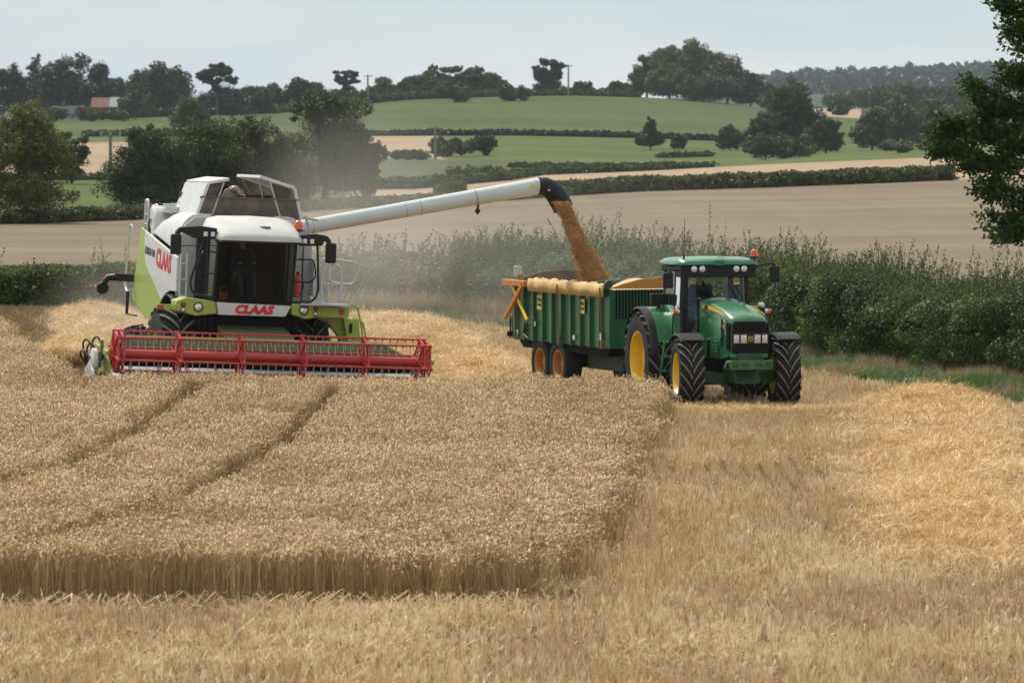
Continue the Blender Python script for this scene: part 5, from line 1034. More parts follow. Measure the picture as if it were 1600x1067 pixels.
for s in (-1, 1):
    if s < 0: mx_, z0, pts = -1.10, 2.66, [(-.72, 1.3, 2.86), (-.98, 1.3, 2.88), (-1.10, 1.3, 2.82)]
    else: mx_, z0, pts = 1.27, 2.78, [(.72, 1.3, 2.90), (1.05, 1.3, 2.99), (1.22, 1.3, 3.0), (1.27, 1.3, 2.95)]
    mb = MB(); mb.tube(pts, .022, 6); TB(mb, 'mirror_arm', M['black'])
    mb = MB(); mb.box((mx_, 1.3, z0), (.22, .10, .34)); mr = TB(mb, 'mirror', M['black'], .03); mb = MB(); mb.box((mx_, 1.355, z0), (.16, .01, .27)); mb.build('mirror_glass', M['mirror'], mr)
mb = MB(); mb.box((-.92, 2.6, 2.22), (.36, .12, .24)); TB(mb, 'side_box', M['black'], .02)
mb = MB(); mb.cyl((-.92, 2.6, 2.0), (-.92, 2.6, 2.1), .05, 8); TB(mb, 'box_mount', M['black'])
mb = MB(); mb.tube([(.82, 1.32, 2.9), (.82, 1.32, 3.12)], .02, 6); TB(mb, 'beacon_stem', M['black']); beacon((.82, 1.32, 3.12), .075, tr)
mb = MB(); mb.cyl((-.72, 1.4, 3.05), (-.72, 1.4, 3.2), .022, 6); mb.cyl((-.72, 1.4, 3.2), (-.70, 1.4, 3.95), .006, 4); TB(mb, 'antenna', M['black'])
mb = MB(); mb.bar((.18, 1.19, 2.74), (.52, 1.20, 2.30), .02); mb.bar((.50, 1.20, 2.38), (.52, 1.18, 1.98), .016); TB(mb, 'wiper', M['black'])
mb = MB(); mb.box((0, 2.25, 1.85), (.52, .5, .14)); mb.box((0, 2.52, 2.2), (.48, .12, .68)); mb.build('seat', M['seat'], cb, bevel=.04)
mb = MB(); mb.lathe([(.001, -.03), (.2, -.02), (.24, .05), (.18, .16), (.001, .18)], (-.08, 1.6, 2.12), 'z', 16); mb.bar((-.05, 1.55, 1.4), (-.08, 1.6, 2.2), .14); mb.build('dashboard', M['black'], cb)
mb = MB(); mb.tube([(-.08+.2*math.cos(a), 1.72+.17*math.sin(a), 2.24+.09*math.sin(a)) for a in np.linspace(0, 6.283, 17)[:-1]], .015, 5, closed=True); mb.build('steering_wheel', M['black'], cb)
mb = MB(); mb.prism([(-.02, 2.72), (.06, 2.72), (.24, 2.2), (-.16, 2.2)], 'y', 2.62, 2.68); mb.build('coat', M['seat'], cb, bevel=.02)
person('driver of the tractor in navy top leaning over the wheel', place(tr, (-.26, 2.18, 1.93)), math.radians(15+8), M['navy'], M['jeans'], lean=.35)

# ================================================================ trailer
tl = empty('grain_trailer', (2.11, 124.5, 0), (0, 0, math.radians(20))); tag(tl, 'dark green ribbed grain trailer with rolled yellow sheet being filled', 'trailer')
def LB(mb, name, m, bevel=0, parent=None, **k): return mb.build(name, m, parent or tl, bevel=bevel, **k)
TG = M['trgreen']; W_, LN = 2.4, 6.15; zt, zb = 2.36, 1.05
mb = MB(); mb.box((.02, LN/2, (zt+zb)/2), (.04, LN, zt-zb)); sw = LB(mb, 'side_wall', TG)
mb = MB(); mb.box((W_-.02, LN/2, (zt+zb)/2), (.04, LN, zt-zb)); sw2 = LB(mb, 'side_wall', TG)
mb = MB(); mb.box((-.035, 0, 0), (.07, .06, 1.24)); rib = mb.mesh('rib', TG)
for i in range(10):
    y = .42+i*.6
    for x, p_, r_ in ((0, sw, 0), (W_, sw2, math.pi)): inst('rib', rib, p_, (x, y, 1.66), (0, 0, r_))
for x, p_ in ((-.04, sw), (W_+.04, sw2)):
    mb = MB(); mb.box((x, LN/2, zt), (.1, LN, .06)); mb.build('top_rail', TG, p_)
arch = [(0, zt), (.3, zt+.10), (.7, zt+.20), (1.2, zt+.25), (1.7, zt+.20), (2.1, zt+.10), (2.4, zt)]
mb = MB(); mb.box((W_/2, -.02, 1.69), (W_, .05, 1.28)); fp = LB(mb, 'front_wall', TG)
mb = MB(); mb.prism(arch, 'y', -.04, .0); LB(mb, 'front_arch', M['trorange'], .01)
mb = MB(); mb.box((W_/2, -.052, 2.02), (2.1, .012, .64)); mb.build('vent_panel', M['dark'], fp)
for x in np.arange(.2, 2.21, .075):
    mb = MB(); mb.box((x, -.066, 2.02), (.022, .02, .62)); mb.build('vent_bar', TG, fp)
for x in (.03, W_-.03):
    mb = MB(); mb.box((x, -.06, 1.7), (.07, .05, 1.3)); mb.build('corner_post', TG, fp)
mb = MB(); mb.box((W_/2, LN, 1.69), (W_, .06, 1.28)); LB(mb, 'tailgate', TG)
mb = MB(); mb.prism(arch, 'y', LN-.03, LN+.03); LB(mb, 'rear_arch', M['rust'], .01)
mb = MB(); mb.box((W_/2, LN/2, 1.08), (W_-.1, LN-.1, .05)); LB(mb, 'floor', M['trdark'])
mb = MB(); mb.prism([(.1, 1.03), (6.0, 1.03), (5.7, .86), (.3, .86)], 'x', .1, 2.3); LB(mb, 'lower_hopper', M['dark'], .02)
mb = MB(); mb.box((.75, 2.2, .66), (.16, 5.6, .28)); mb.box((1.65, 2.2, .66), (.16, 5.6, .28)); mb.box((1.2, -.3, .62), (1.0, 1.2, .22)); mb.bar((1.2, -.8, .6), (1.2, -2.2, .62), .2, .22); each(mb, 'chassis_beam', M['trdark'], tl, bevel=.02)
mb = MB(); mb.cyl((.5, .1, .72), (.5, 1.0, .72), .03, 6); LB(mb, 'parking_jack', M['rimorange'])
mb = MB(); mb.box((.45, 1.3, .70), (.06, 2.2, .36)); LB(mb, 'chassis_side', M['trdark'], .01)
for y in (3.25, 4.42):
    mb = MB(); mb.box((1.2, y, .57), (2.0, .14, .14)); LB(mb, 'axle', M['dark'])
    for s, x in ((-1, .22), (1, 2.18)):
        wl = ag_wheel(tl, 'wheel', x, y, .57, .42, .31, M['rimorange'], side=s, lugs=False)
mb = MB()   # sheet: rolled along the near top edge with a flap hanging down
secs = []
for i in range(26):
    y = .12+i*(4.72/25); r = .036+.010*math.sin(i*1.7)+.008*math.sin(i*3.1); q = []
    for k in range(9): a = 2*math.pi*k/9; q.append((.10+r*2.4*math.cos(a), y, zt+.085+r*.75*math.sin(a)+.01*math.sin(i+k)))
    secs.append(q)
mb.loft(secs); LB(mb, 'rolled_sheet', M['sheet'], ang=80)
mb = MB(); vs = []; n_ = 40
for i in range(n_+1):
    y = .05+i*(4.75/n_)
    for z, o_ in ((zt+.10, -.10), (zt-.05, -.125), (zt-.19, -.12)): vs.append((o_+.012*math.sin(y*7+z*9)+.006*math.sin(y*23), y, z))
mb.add(vs, [(3*i+j, 3*i+3+j, 3*i+4+j, 3*i+1+j) for i in range(n_) for j in range(2)]); fl_ = LB(mb, 'sheet_flap', M['sheet'], ang=80); sm_ = fl_.modifiers.new('s', 'SOLIDIFY'); sm_.thickness = .012
mb = MB()
for y in np.arange(.4, 5, .62): mb.box((-.07, y, zt+.12), (.03, .14, .02))
each(mb, 'sheet_clip', M['trdark'], tl)
for y in (.16, 2.85, 5.55):
    mb = MB(); mb.bar((-.145, y, zt+.02), (-.09, y, 1.2), .03, .012); mb.box((-.09, y, 1.14), (.06, .06, .2)); each(mb, 'strap', M['strap'], tl)
# rear lever frame in orange
mb = MB(); mb.box((-.12, 5.62, zt-.03), (.12, 1.45, .13)); mb.box((-.05, 6.25, zt-.02), (.2, .1, .1)); of = LB(mb, 'tailgate_lever', M['trorange'], .01)
mb = MB(); mb.bar((-.17, 5.02, zt-.06), (-.16, 6.2, 1.52), .07, .10); mb.build('lever_arm', M['trorange'], of)
mb = MB(); mb.bar((-.12, 5.85, zt-.06), (-.12, 5.3, 1.85), .05, .09); mb.mi = 0; mb.cyl((-.12, 5.4, 1.95), (-.12, 4.82, 1.50), .045, 12); mb.build('lever_ram', M['yellow'], of)
mb = MB(); mb.box((-.1, 4.7, 1.46), (.06, .6, .05)); mb.box((-.1, 4.42, 1.5), (.05, .05, .2)); mb.tube([(-.1, 5.0, 1.45), (-.13, 5.1, 1.2), (-.12, 4.8, 1.1)], .018, 5, sm=.1); LB(mb, 'ram_bracket', M['trdark'])
mb = MB(); mb.box((-.11, 4.36, 1.44), (.012, .08, .10)); mb.box((-.105, 5.52, 1.22), (.012, .09, .09)); mb.box((-.045, 2.03, 1.22), (.012, .12, .10)); mb.box((-.055, .34, 1.30), (.012, .12, .16)); each(mb, 'notice_sticker', M['whitetxt'], tl)
mb = MB(); mb.box((-.11, 5.02, zt-.05), (.05, .09, .09)); LB(mb, 'pivot_bolt', M['black'])
mb = MB(); mb.box((.1, 6.05, zt+.22), (.16, .14, .24)); LB(mb, 'rear_camera_lamp', M['steel'], .02)
mb = MB(); mb.box((.16, 6.0, zt+.08), (.10, .10, .14)); LB(mb, 'lamp_mount', M['rimorange'])
mb = MB(); mb.box((-.05, 6.2, 1.15), (.1, .04, .12)); mb.box((-.02, 6.22, 1.3), (.03, .03, .5)); each(mb, 'rear_light', M['black'], tl)
mb = MB(); mb.lathe([(.001, -.05), (.09, -.05), (.09, .05), (.001, .05)], (-.02, -.06, zt+.10), 'y', 14); mb.bar((0, -.06, zt+.1), (.16, -.06, zt+.14), .05); LB(mb, 'winch', M['trdark'], .005)
mb = MB(); mb.cyl((.05, 2.1, zt+.05), (W_-.05, 2.1, zt+.19), .03, 8); LB(mb, 'sheet_hoop', M['trgreen'])
for y in (1.50, 4.18+.05):
    mb = MB(); mb.box((-.048, y, 1.93), (.008, .30, .32)); st = LB(mb, 'maker_plate', M['sticker'])
    r_ = (math.radians(90), 0, math.radians(-90))
    text('Bailey', 'lettering', M['blacktxt'], st, (-.054, y, 2.0), r_, .11, 0, .004, .95); text('Trailers', 'lettering', M['blacktxt'], st, (-.054, y, 1.88), r_, .095, 0, .003, .85)
mb = MB(); vs = []; nx, ny = 16, 40
for j in range(ny+1):
    for i in range(nx+1):
        x = .08+i*(W_-.16)/nx; y = .08+j*(LN-.16)/ny
        z = 2.02+.50*math.exp(-((x-1.25)**2/.75+(y-1.35)**2/1.0))+.25*math.exp(-((x-1.3)**2/.6+(y-3.0)**2/.9))+.05*mnoise.noise(Vector((x*1.5, y*1.5, 0)))
        vs.append((x, y, z))
mb.add(vs, [(j*(nx+1)+i, j*(nx+1)+i+1, (j+1)*(nx+1)+i+1, (j+1)*(nx+1)+i) for j in range(ny) for i in range(nx)])
gh = mb.build('grain_heap', M['heap'], None, loc=tuple(tl.location), rot=tuple(tl.rotation_euler)); tag(gh, 'pale heap of wheat grain piled inside the green trailer', 'grain', kind='stuff')
# falling grain
cl = [P(878, 315, 127.7), P(889, 342, 127.6), P(902, 375, 127.5), P(915, 405, 127.5), P(928, 428, 127.5), P(932, 446, 127.5)]; rw = [.19, .16, .20, .25, .30, .33]
k_ = 127.6/F
c_ = []; s_ = []
for _ in range(22000):
    t = random.random()**.85*(len(cl)-1); i = min(int(t), len(cl)-2); f = t-i; p = cl[i].lerp(cl[i+1], f); r = rw[i]*(1-f)+rw[i+1]*f
    a = random.uniform(0, 6.283); n1 = mnoise.noise(Vector((math.cos(a)*1.6, math.sin(a)*1.6, t*1.5))); q = abs(random.gauss(0, .22)) if random.random() < .35 else -abs(random.gauss(0, .12)); rr = r*(.92+.28*n1+q)
    c_.append((p.x+rr*math.cos(a), p.y+rr*math.sin(a)*.9, p.z+random.gauss(0, .02))); s_.append(random.uniform(.015, .04))
gm = quads_mesh('grain_stream', np.array(c_), np.array(s_), M['grain']); go = bpy.data.objects.new('grain_stream', gm); COL.objects.link(go)
tag(go, 'brown stream of grain pouring from the black spout into the trailer', 'grain', kind='stuff')
mb = MB(); secs = []
for i in range(61):
    t = i/60*(len(cl)-1); j = min(int(t), len(cl)-2); f = t-j; p = cl[j].lerp(cl[j+1], f); r = rw[j]*(1-f)+rw[j+1]*f; q = []
    for k in range(20):
        a = 2*math.pi*k/20; rr = r*(.74+.34*mnoise.noise(Vector((math.cos(a)*1.6, math.sin(a)*1.6, t*1.5)))+.22*mnoise.noise(Vector((math.cos(a)*4, math.sin(a)*4, t*5)))); q.append((p.x+rr*math.cos(a), p.y+rr*math.sin(a)*.9, p.z))
    secs.append(q)
mb.loft(secs); core = mb.mesh('grain_core', M['grain'], ang=80)
import bmesh
bm = bmesh.new(); bm.from_mesh(gm); bm.from_mesh(core); bm.to_mesh(gm); bm.free()
# ================================================================ crops (countless stalks: scattered clusters)
class RB:      # ribbons
    def __init__(s): s.v = []; s.f = []; s.m = []
    def rib(s, pts, w, mi=0, a=None, taper=1.0):
        a = random.uniform(0, 6.283) if a is None else a; d = Vector((math.cos(a), math.sin(a), 0)); b = len(s.v); n = len(pts)
        for i, p in enumerate(pts):
            k = (w if not isinstance(w, (list, tuple)) else w[i]); s.v += [tuple(Vector(p)-d*k/2), tuple(Vector(p)+d*k/2)]
        for i in range(n-1): s.f.append((b+2*i, b+2*i+1, b+2*i+3, b+2*i+2)); s.m.append(mi)
    def mesh(s, name, mats):
        me = bpy.data.meshes.new(name); me.from_pydata(s.v, [], s.f)
        for m in mats: me.materials.append(m)
        me.polygons.foreach_set('material_index', s.m); me.update(); return me
M['stem'] = straw_mat('wheat_stem', [(.23, .135, .055), (.46, .31, .15), (.70, .52, .29)], .12)
M['ear'] = straw_mat('wheat_ear', [(.38, .245, .12), (.77, .56, .32), (1.0, .86, .58)], .12)
M['ear_dull'] = straw_mat('dull_ear', [(.29, .175, .082), (.57, .39, .20), (.87, .66, .38)], .1)
M['stubble2'] = straw_mat('pale_stubble', [(.50, .35, .18), (.88, .68, .40), (1.0, .88, .62)], .12)
M['stubble'] = straw_mat('stubble_stem', [(.34, .21, .10), (.66, .46, .24), (.95, .78, .50)], .15)
M['straw'] = straw_mat('loose_straw', [(.40, .24, .085), (.66, .44, .18), (.92, .70, .36)], .15)
M['chaff'] = straw_mat('old_stem', [(.20, .13, .07), (.33, .23, .12), (.46, .34, .19)], .15)
M['grass'] = straw_mat('grass_blade', [(.045, .10, .018), (.09, .17, .035), (.16, .24, .07)], .3)
M['drygrass'] = straw_mat('dry_grass', [(.22, .17, .08), (.36, .28, .15), (.46, .38, .22)], .3)
def wheat(sz, n, hm, em='ear', sm='stem'):
    r = RB()
    for _ in range(n):
        x, y = random.uniform(-sz/2, sz/2), random.uniform(-sz/2, sz/2); h = random.gauss(hm, .05); a = random.uniform(0, 6.283); ln = abs(random.gauss(0, .07)); dx, dy = math.cos(a), math.sin(a)
        b = Vector((x, y, 0)); t = Vector((x+dx*ln, y+dy*ln, h-.05)); r.rib([b, b.lerp(t, .5), t], random.choice((.005, .006, .007, .011)), 0)
        bend = random.uniform(.3, 1.0); ca = a+random.gauss(0, .5); ex, ey = math.cos(ca), math.sin(ca)
        p0 = t; p1 = t+Vector((ex*.035*bend, ey*.035*bend, .045)); p2 = p1+Vector((ex*.06*bend, ey*.06*bend, .036-.035*bend)); p3 = p2+Vector((ex*.04*bend, ey*.04*bend, .033-.085*bend)); p4 = p3+Vector((ex*.018, ey*.018, .026-.07*bend))
        r.rib([p0, p1], .005, 0); px = ca+math.pi/2
        for aa in (px, px+1.2): r.rib([p1, p2, p3, p4], (.012, .022, .020, .005), 1, aa)
        if random.random() < .5:
            q = b.lerp(t, random.uniform(.55, .9)); la = random.uniform(0, 6.283); r.rib([q, q+Vector((math.cos(la)*.05, math.sin(la)*.05, .05)), q+Vector((math.cos(la)*.12, math.sin(la)*.12, -.04))], (.006, .010, .003), 0, la+1.57)
    return r.mesh('wheat', [M[sm], M[em]])
def stubble(sz, n, hm, lit, rows=2, mm='stubble'):
    r = RB()
    tf = [((k % rows+.5)/rows*sz-sz/2+random.gauss(0, .010), random.uniform(-sz/2, sz/2), random.uniform(.6, 1.25)) for k in range(max(rows, n//5))]
    for i in range(n):
        x, y, kk = random.choice(tf); x += random.gauss(0, .012); y += random.gauss(0, .014); h = max(.03, kk*random.gauss(hm, .035)); ll = .07 if random.random() < .15 else .03; t = Vector((x+random.gauss(0, ll), y+random.gauss(0, ll), h)); r.rib([(x, y, 0), t], random.uniform(.006, .013), 0)
    for _ in range(lit):
        x, y, z = random.uniform(-sz/2, sz/2), random.uniform(-sz/2, sz/2), random.uniform(.005, hm*.6); a = random.uniform(0, 6.283); l = random.uniform(.04, .18); r.rib([(x, y, z), (x+math.cos(a)*l, y+math.sin(a)*l, z+random.gauss(0, .02))], .007, 1, a+1.57)
    return r.mesh('stubble', [M[mm], M['straw']])
def loose(sz, n, zt):
    r = RB()
    for _ in range(n):
        x, y = random.gauss(0, sz/3), random.gauss(0, sz/3); z = random.random()**.6*zt; a = random.uniform(0, 6.283); l = random.uniform(.06, .28); el = random.gauss(0, .28)
        p = Vector((x, y, z)); d = Vector((math.cos(a)*math.cos(el), math.sin(a)*math.cos(el), math.sin(el)))*l; r.rib([p, p+d*.5+Vector((0, 0, random.gauss(0, .012))), p+d], (.006, .009, .005), 0, a+1.57 if random.random() < .6 else None)
    return r.mesh('straw', [M['straw']])
def blades(sz, n, h0, m, droop=.5, w_=.008):
    r = RB()
    for _ in range(n):
        x, y = random.uniform(-sz/2, sz/2), random.uniform(-sz/2, sz/2); h = h0*random.uniform(.5, 1.2); a = random.uniform(0, 6.283); d = h*droop*random.random()
        p = Vector((x, y, 0)); r.rib([p, p+Vector((math.cos(a)*d*.3, math.sin(a)*d*.3, h*.6)), p+Vector((math.cos(a)*d, math.sin(a)*d, h*random.uniform(.75, 1)))], (w_, w_*.9, w_*.2), 0, a+1.57+random.gauss(0, .4))
    return r.mesh('blades', [m])
def scatter(name, variants, pts, rotz, scl, tiltv, label, cat, idx=None):
    """one object: geometry nodes instance the cluster variants on its points"""
    n = len(pts); me = bpy.data.meshes.new(name); me.vertices.add(n); me.vertices.foreach_set('co', np.asarray(pts, dtype=np.float32).reshape(-1))
    rot = np.zeros((n, 3), np.float32); rot[:, 2] = rotz
    if tiltv is not None: rot[:, 0] = tiltv[:, 0]; rot[:, 1] = tiltv[:, 1]
    a = me.attributes.new('rot', 'FLOAT_VECTOR', 'POINT'); a.data.foreach_set('vector', rot.reshape(-1))
    s3 = np.ones((n, 3), np.float32)*np.asarray(scl, dtype=np.float32).reshape(n, -1); a = me.attributes.new('scl', 'FLOAT_VECTOR', 'POINT'); a.data.foreach_set('vector', s3.reshape(-1))
    a = me.attributes.new('idx', 'INT', 'POINT'); a.data.foreach_set('value', (rng.integers(0, len(variants), n) if idx is None else idx).astype(np.int32)); me.update()
    o = bpy.data.objects.new(name, me); COL.objects.link(o); tag(o, label, cat, kind='stuff')
    ng = bpy.data.node_groups.new(name, 'GeometryNodeTree'); ng.interface.new_socket('Geometry', in_out='INPUT', socket_type='NodeSocketGeometry'); ng.interface.new_socket('Geometry', in_out='OUTPUT', socket_type='NodeSocketGeometry')
    gi = ng.nodes.new('NodeGroupInput'); go_ = ng.nodes.new('NodeGroupOutput'); ip = ng.nodes.new('GeometryNodeInstanceOnPoints')
    jn = ng.nodes.new('GeometryNodeGeometryToInstance')
    for v in reversed(variants):
        vo = bpy.data.objects.new(v.name, v); oi = ng.nodes.new('GeometryNodeObjectInfo'); oi.inputs['Object'].default_value = vo; oi.transform_space = 'ORIGINAL'; ng.links.new(oi.outputs['Geometry'], jn.inputs[0])
    def at(nm, t):
        q = ng.nodes.new('GeometryNodeInputNamedAttribute'); q.data_type = t; q.inputs['Name'].default_value = nm; return q.outputs['Attribute']
    e2r = ng.nodes.new('FunctionNodeEulerToRotation'); ng.links.new(at('rot', 'FLOAT_VECTOR'), e2r.inputs[0])
    ng.links.new(gi.outputs[0], ip.inputs['Points']); ng.links.new(jn.outputs[0], ip.inputs['Instance']); ip.inputs['Pick Instance'].default_value = True
    ng.links.new(at('idx', 'INT'), ip.inputs['Instance Index']); ng.links.new(e2r.outputs[0], ip.inputs['Rotation']); ng.links.new(at('scl', 'FLOAT_VECTOR'), ip.inputs['Scale']); ng.links.new(ip.outputs[0], go_.inputs[0])
    md = o.modifiers.new('scatter', 'NODES'); md.node_group = ng; return o
def inpoly(X, Y, poly):
    c = np.zeros(X.shape, bool); n = len(poly)
    for i in range(n):
        x1, y1 = poly[i]; x2, y2 = poly[(i+1) % n]; k = ((y1 > Y) != (y2 > Y)) & (X < (x2-x1)*(Y-y1)/(y2-y1+1e-12)+x1); c ^= k
    return c
def grid(x0, x1, y0, y1, s, jit=.3):
    X, Y = np.meshgrid(np.arange(x0, x1, s), np.arange(y0, y1, s)); X = X.ravel()+rng.uniform(-jit, jit, X.size)*s; Y = Y.ravel()+rng.uniform(-jit, jit, Y.size)*s; return X, Y
def pdist(X, Y, path):
    d = np.full(X.shape, 1e9); 
    for (x1, y1), (x2, y2) in zip(path[:-1], path[1:]):
        t = np.clip(((X-x1)*(x2-x1)+(Y-y1)*(y2-y1))/((x2-x1)**2+(y2-y1)**2), 0, 1); d = np.minimum(d, np.hypot(X-x1-t*(x2-x1), Y-y1-t*(y2-y1)))
    return d
def nz(X, Y, s, o=0): return np.array([mnoise.noise(Vector((a*s, b*s, o))) for a, b in zip(X, Y)])
tz = np.vectorize(tilt)
CROP = [(-26, 72.2), (-8, 72.1), (-4, 72.3), (-1.2, 72.4), (.1, 73.0), (.8, 74.9), (1.2, 79), (1.5, 85), (1.75, 92), (2.05, 99), (2.6, 107), (3.05, 114), (3.0, 118.2), (1.2, 119.3), (-1.7, 120.3), (-5, 119.6), (-8.9, 118.6), (-9.6, 121.5), (-13.7, 152), (-17.5, 177), (-34, 177), (-34, 72.2)]
TR1 = [(-10.5, 74), (-7.9, 86.5), (-7.15, 91.6), (-6.72, 99.6), (-6.50, 113), (-6.47, 117.2)]; TR2 = [(-6.6, 74), (-5.1, 81.3), (-4.35, 90), (-3.95, 98), (-3.65, 113), (-3.62, 117.2)]
X, Y = grid(-22, 4, 71, 177, .25)
k = inpoly(X+.22*nz(X, Y, .9, 3)*(1+(X > -1)*1.6), Y+.2*nz(X, Y, 1.1, 8), CROP) & (np.abs(X) < .105*Y+2.5) & ((X > -.105*Y-3))
k &= (pdist(X, Y, TR1) > .31+.05*nz(X, Y, 2)) & (pdist(X, Y, TR2) > .30+.05*nz(X, Y, 2))
X, Y = X[k], Y[k]; hh = 1+.09*nz(X, Y, .35, 1)+.10*nz(X, Y, 1.5, 2)
e = np.minimum(pdist(X, Y, [(-.6, 72.6), (.1, 73), (.8, 74.9), (1.2, 79), (1.5, 85), (1.75, 92), (2.05, 99), (2.6, 107)]), 3); hh *= 1-.20*np.clip(1-e/1.2, 0, 1)*(.6+nz(X, Y, 1.2, 5))
tl_ = np.stack([.10*nz(X, Y, .5, 11)+.20*nz(X, Y, 1.8, 13), .10*nz(X, Y, .5, 12)+.20*nz(X, Y, 1.8, 14)], 1); tl_ += (np.clip(1-e/1.3, 0, 1)*(.30+.7*nz(X, Y, 1.1, 6)))[:, None]*np.array([[.35, 1.]]); hh *= 1+.18*np.clip(1-e/1.5, 0, 1)*nz(X, Y, 2.1, 16)
scatter('standing_wheat', [wheat(.27, 20, .655) for _ in range(8)]+[wheat(.27, 20, .64, 'ear_dull', 'stem') for _ in range(8)], np.stack([X, Y, tz(X, Y)], 1), rng.uniform(0, 6.28, len(X)), np.stack([np.ones(len(X)), np.ones(len(X)), hh], 1), tl_, 'ripe standing wheat with two wheel tracks running through it', 'wheat crop', idx=rng.integers(0, 8, len(X))+8*(rng.random(len(X)) < .35+.9*nz(X, Y*.6, .35, 51)+.7*nz(X, Y*.6, 1.2, 52)))
# fallen stems along the front of the crop
X = rng.uniform(-8.5, 1.2, 420); Y = 71.7+rng.uniform(-.5, .45, 420)+np.clip(X, 0, 9)*3.2
r_ = []
for _ in range(4):
    r = RB()
    for q in range(2):
        a = random.uniform(0, 6.283); l = random.uniform(.25, .55); r.rib([(0, 0, .02), (math.cos(a)*l*.6, math.sin(a)*l*.3, l*random.uniform(.1, .6)), (math.cos(a)*l*1.1, math.sin(a)*l*.5, l*random.uniform(.0, .5))], .013, 0)
    r_.append(r.mesh('bent_stem', [M['stubble']]))
scatter('fallen_stems', r_, np.stack([X, Y, 0*X], 1), rng.uniform(0, 6.28, len(X)), np.ones((len(X), 1)), None, 'bent pale stems lying along the front edge of the wheat', 'straw')
SW_A = [(8.9, 122), (8.45, 112), (7.9, 103), (7.45, 96), (7.0, 88), (6.6, 81), (6.4, 76)]
SW_B = [(-.3, 124), (-.6, 132), (-1.2, 140), (-3.2, 163), (-4.6, 172)]
SW_C = [(-10.3, 132), (-10.6, 150), (-12.4, 168), (-13.2, 174)]
HEDGE = [(-34, 177.5), (-6.6, 178), (-2.2, 174.6), (7.3, 143.6), (11.6, 129.3), (16, 114), (18, 107)]
VERGE = [(-34, 176.3), (-6.6, 176.5), (-3.0, 172.6), (5.2, 142), (8.9, 128.3), (12.6, 113), (13.8, 106), (24, 106), (24, 114), (19, 130), (9, 150), (0, 181), (-34, 181)]
# stubble, near and mid
X, Y = grid(-9, 22, 58, 178, .25, .12); keep = (X > -.1*Y-1.5) & (X < .1*Y+2.5) & ~inpoly(X, Y, VERGE) & ~inpoly(X+.1, Y, CROP)
keep |= False
bald = pdist(X, Y, [(5.1, 119), (4.2, 98), (3.6, 85)]) < 0     # none
def fz(x, y): c_ = np.round((x-2.6)/.31); return (x > 2.4) & (x < 5.3) & (y > 93+5.5*nz(c_*1.7, 0*y, 1, 5)) & (y < 101+7*nz(c_*2.3, 0*y, 1, 9))
FZ = fz(X, Y)
keep &= ~FZ
keep &= rng.random(len(X)) < np.where(Y > 125, .8, .93)+.25*nz(X, Y, .8, 71)
X, Y = X[keep], Y[keep]
fr = pdist(X, Y, [(-12, 71.9), (-1.2, 72.1), (-.2, 72.4)]); hs = np.where(fr < 1.2, .34, 1.)*np.clip(.92+.30*nz(X, Y, .25, 21)+.25*nz(X, Y, 1.1, 22), .4, 1.5); hs *= np.where(pdist(X, Y, [(3.2, 119), (2.9, 100), (2.4, 85), (1.5, 76)]) < .8, 1.25, 1)
scatter('cut_stubble', [stubble(.27, 26, .14, 1) for _ in range(20)]+[stubble(.27, 26, .14, 2, 2, 'stubble2') for _ in range(12)], np.stack([X, Y, tz(X, Y)], 1), rng.integers(0, 2, len(X))*math.pi+rng.normal(0, .12, len(X)), np.stack([rng.choice([-1., 1.], len(X)), rng.uniform(.85, 1.2, len(X)), hs*rng.uniform(.8, 1.2, len(X))], 1), None, 'short pale stubble in drilled rows across the cut ground', 'stubble', idx=np.where(rng.random(len(X)) < .32+1.2*nz(X, Y*.45, .32, 61)+.6*nz(X, Y, 1.3, 62), 20+rng.integers(0, 12, len(X)), rng.integers(0, 20, len(X))))
fx, fy = np.meshgrid(np.arange(2.6, 5.3, .31), np.arange(84, 110, .13)); fx = fx.ravel()+.05*nz(fx.ravel(), fy.ravel(), .25, 3)+rng.normal(0, .012, fx.size); fy = fy.ravel()
kf = fz(fx, fy); fx, fy = fx[kf], fy[kf]
scatter('wheel_pressed_rows', [stubble(.27, 26, .14, 0) for _ in range(6)], np.stack([fx, fy, 0*fx], 1), np.zeros(len(fx)), np.stack([np.full(len(fx), .62), np.ones(len(fx)), rng.uniform(.7, 1.3, len(fx))], 1), None, 'stubble rows parted by dark furrows before the tractor', 'stubble')
X, Y = grid(-22, -8.5, 120, 178, .3, .15); k = ~inpoly(X, Y, CROP) & ~inpoly(X, Y, VERGE); X, Y = X[k], Y[k]
scatter('far_stubble_rows', [stubble(.33, 34, .19, 6, 3, 'chaff') for _ in range(4)], np.stack([X, Y, tz(X, Y)], 1), rng.integers(0, 2, len(X))*math.pi, np.ones((len(X), 1)), None, 'browner stubble between the left wheat and the harvester', 'stubble')
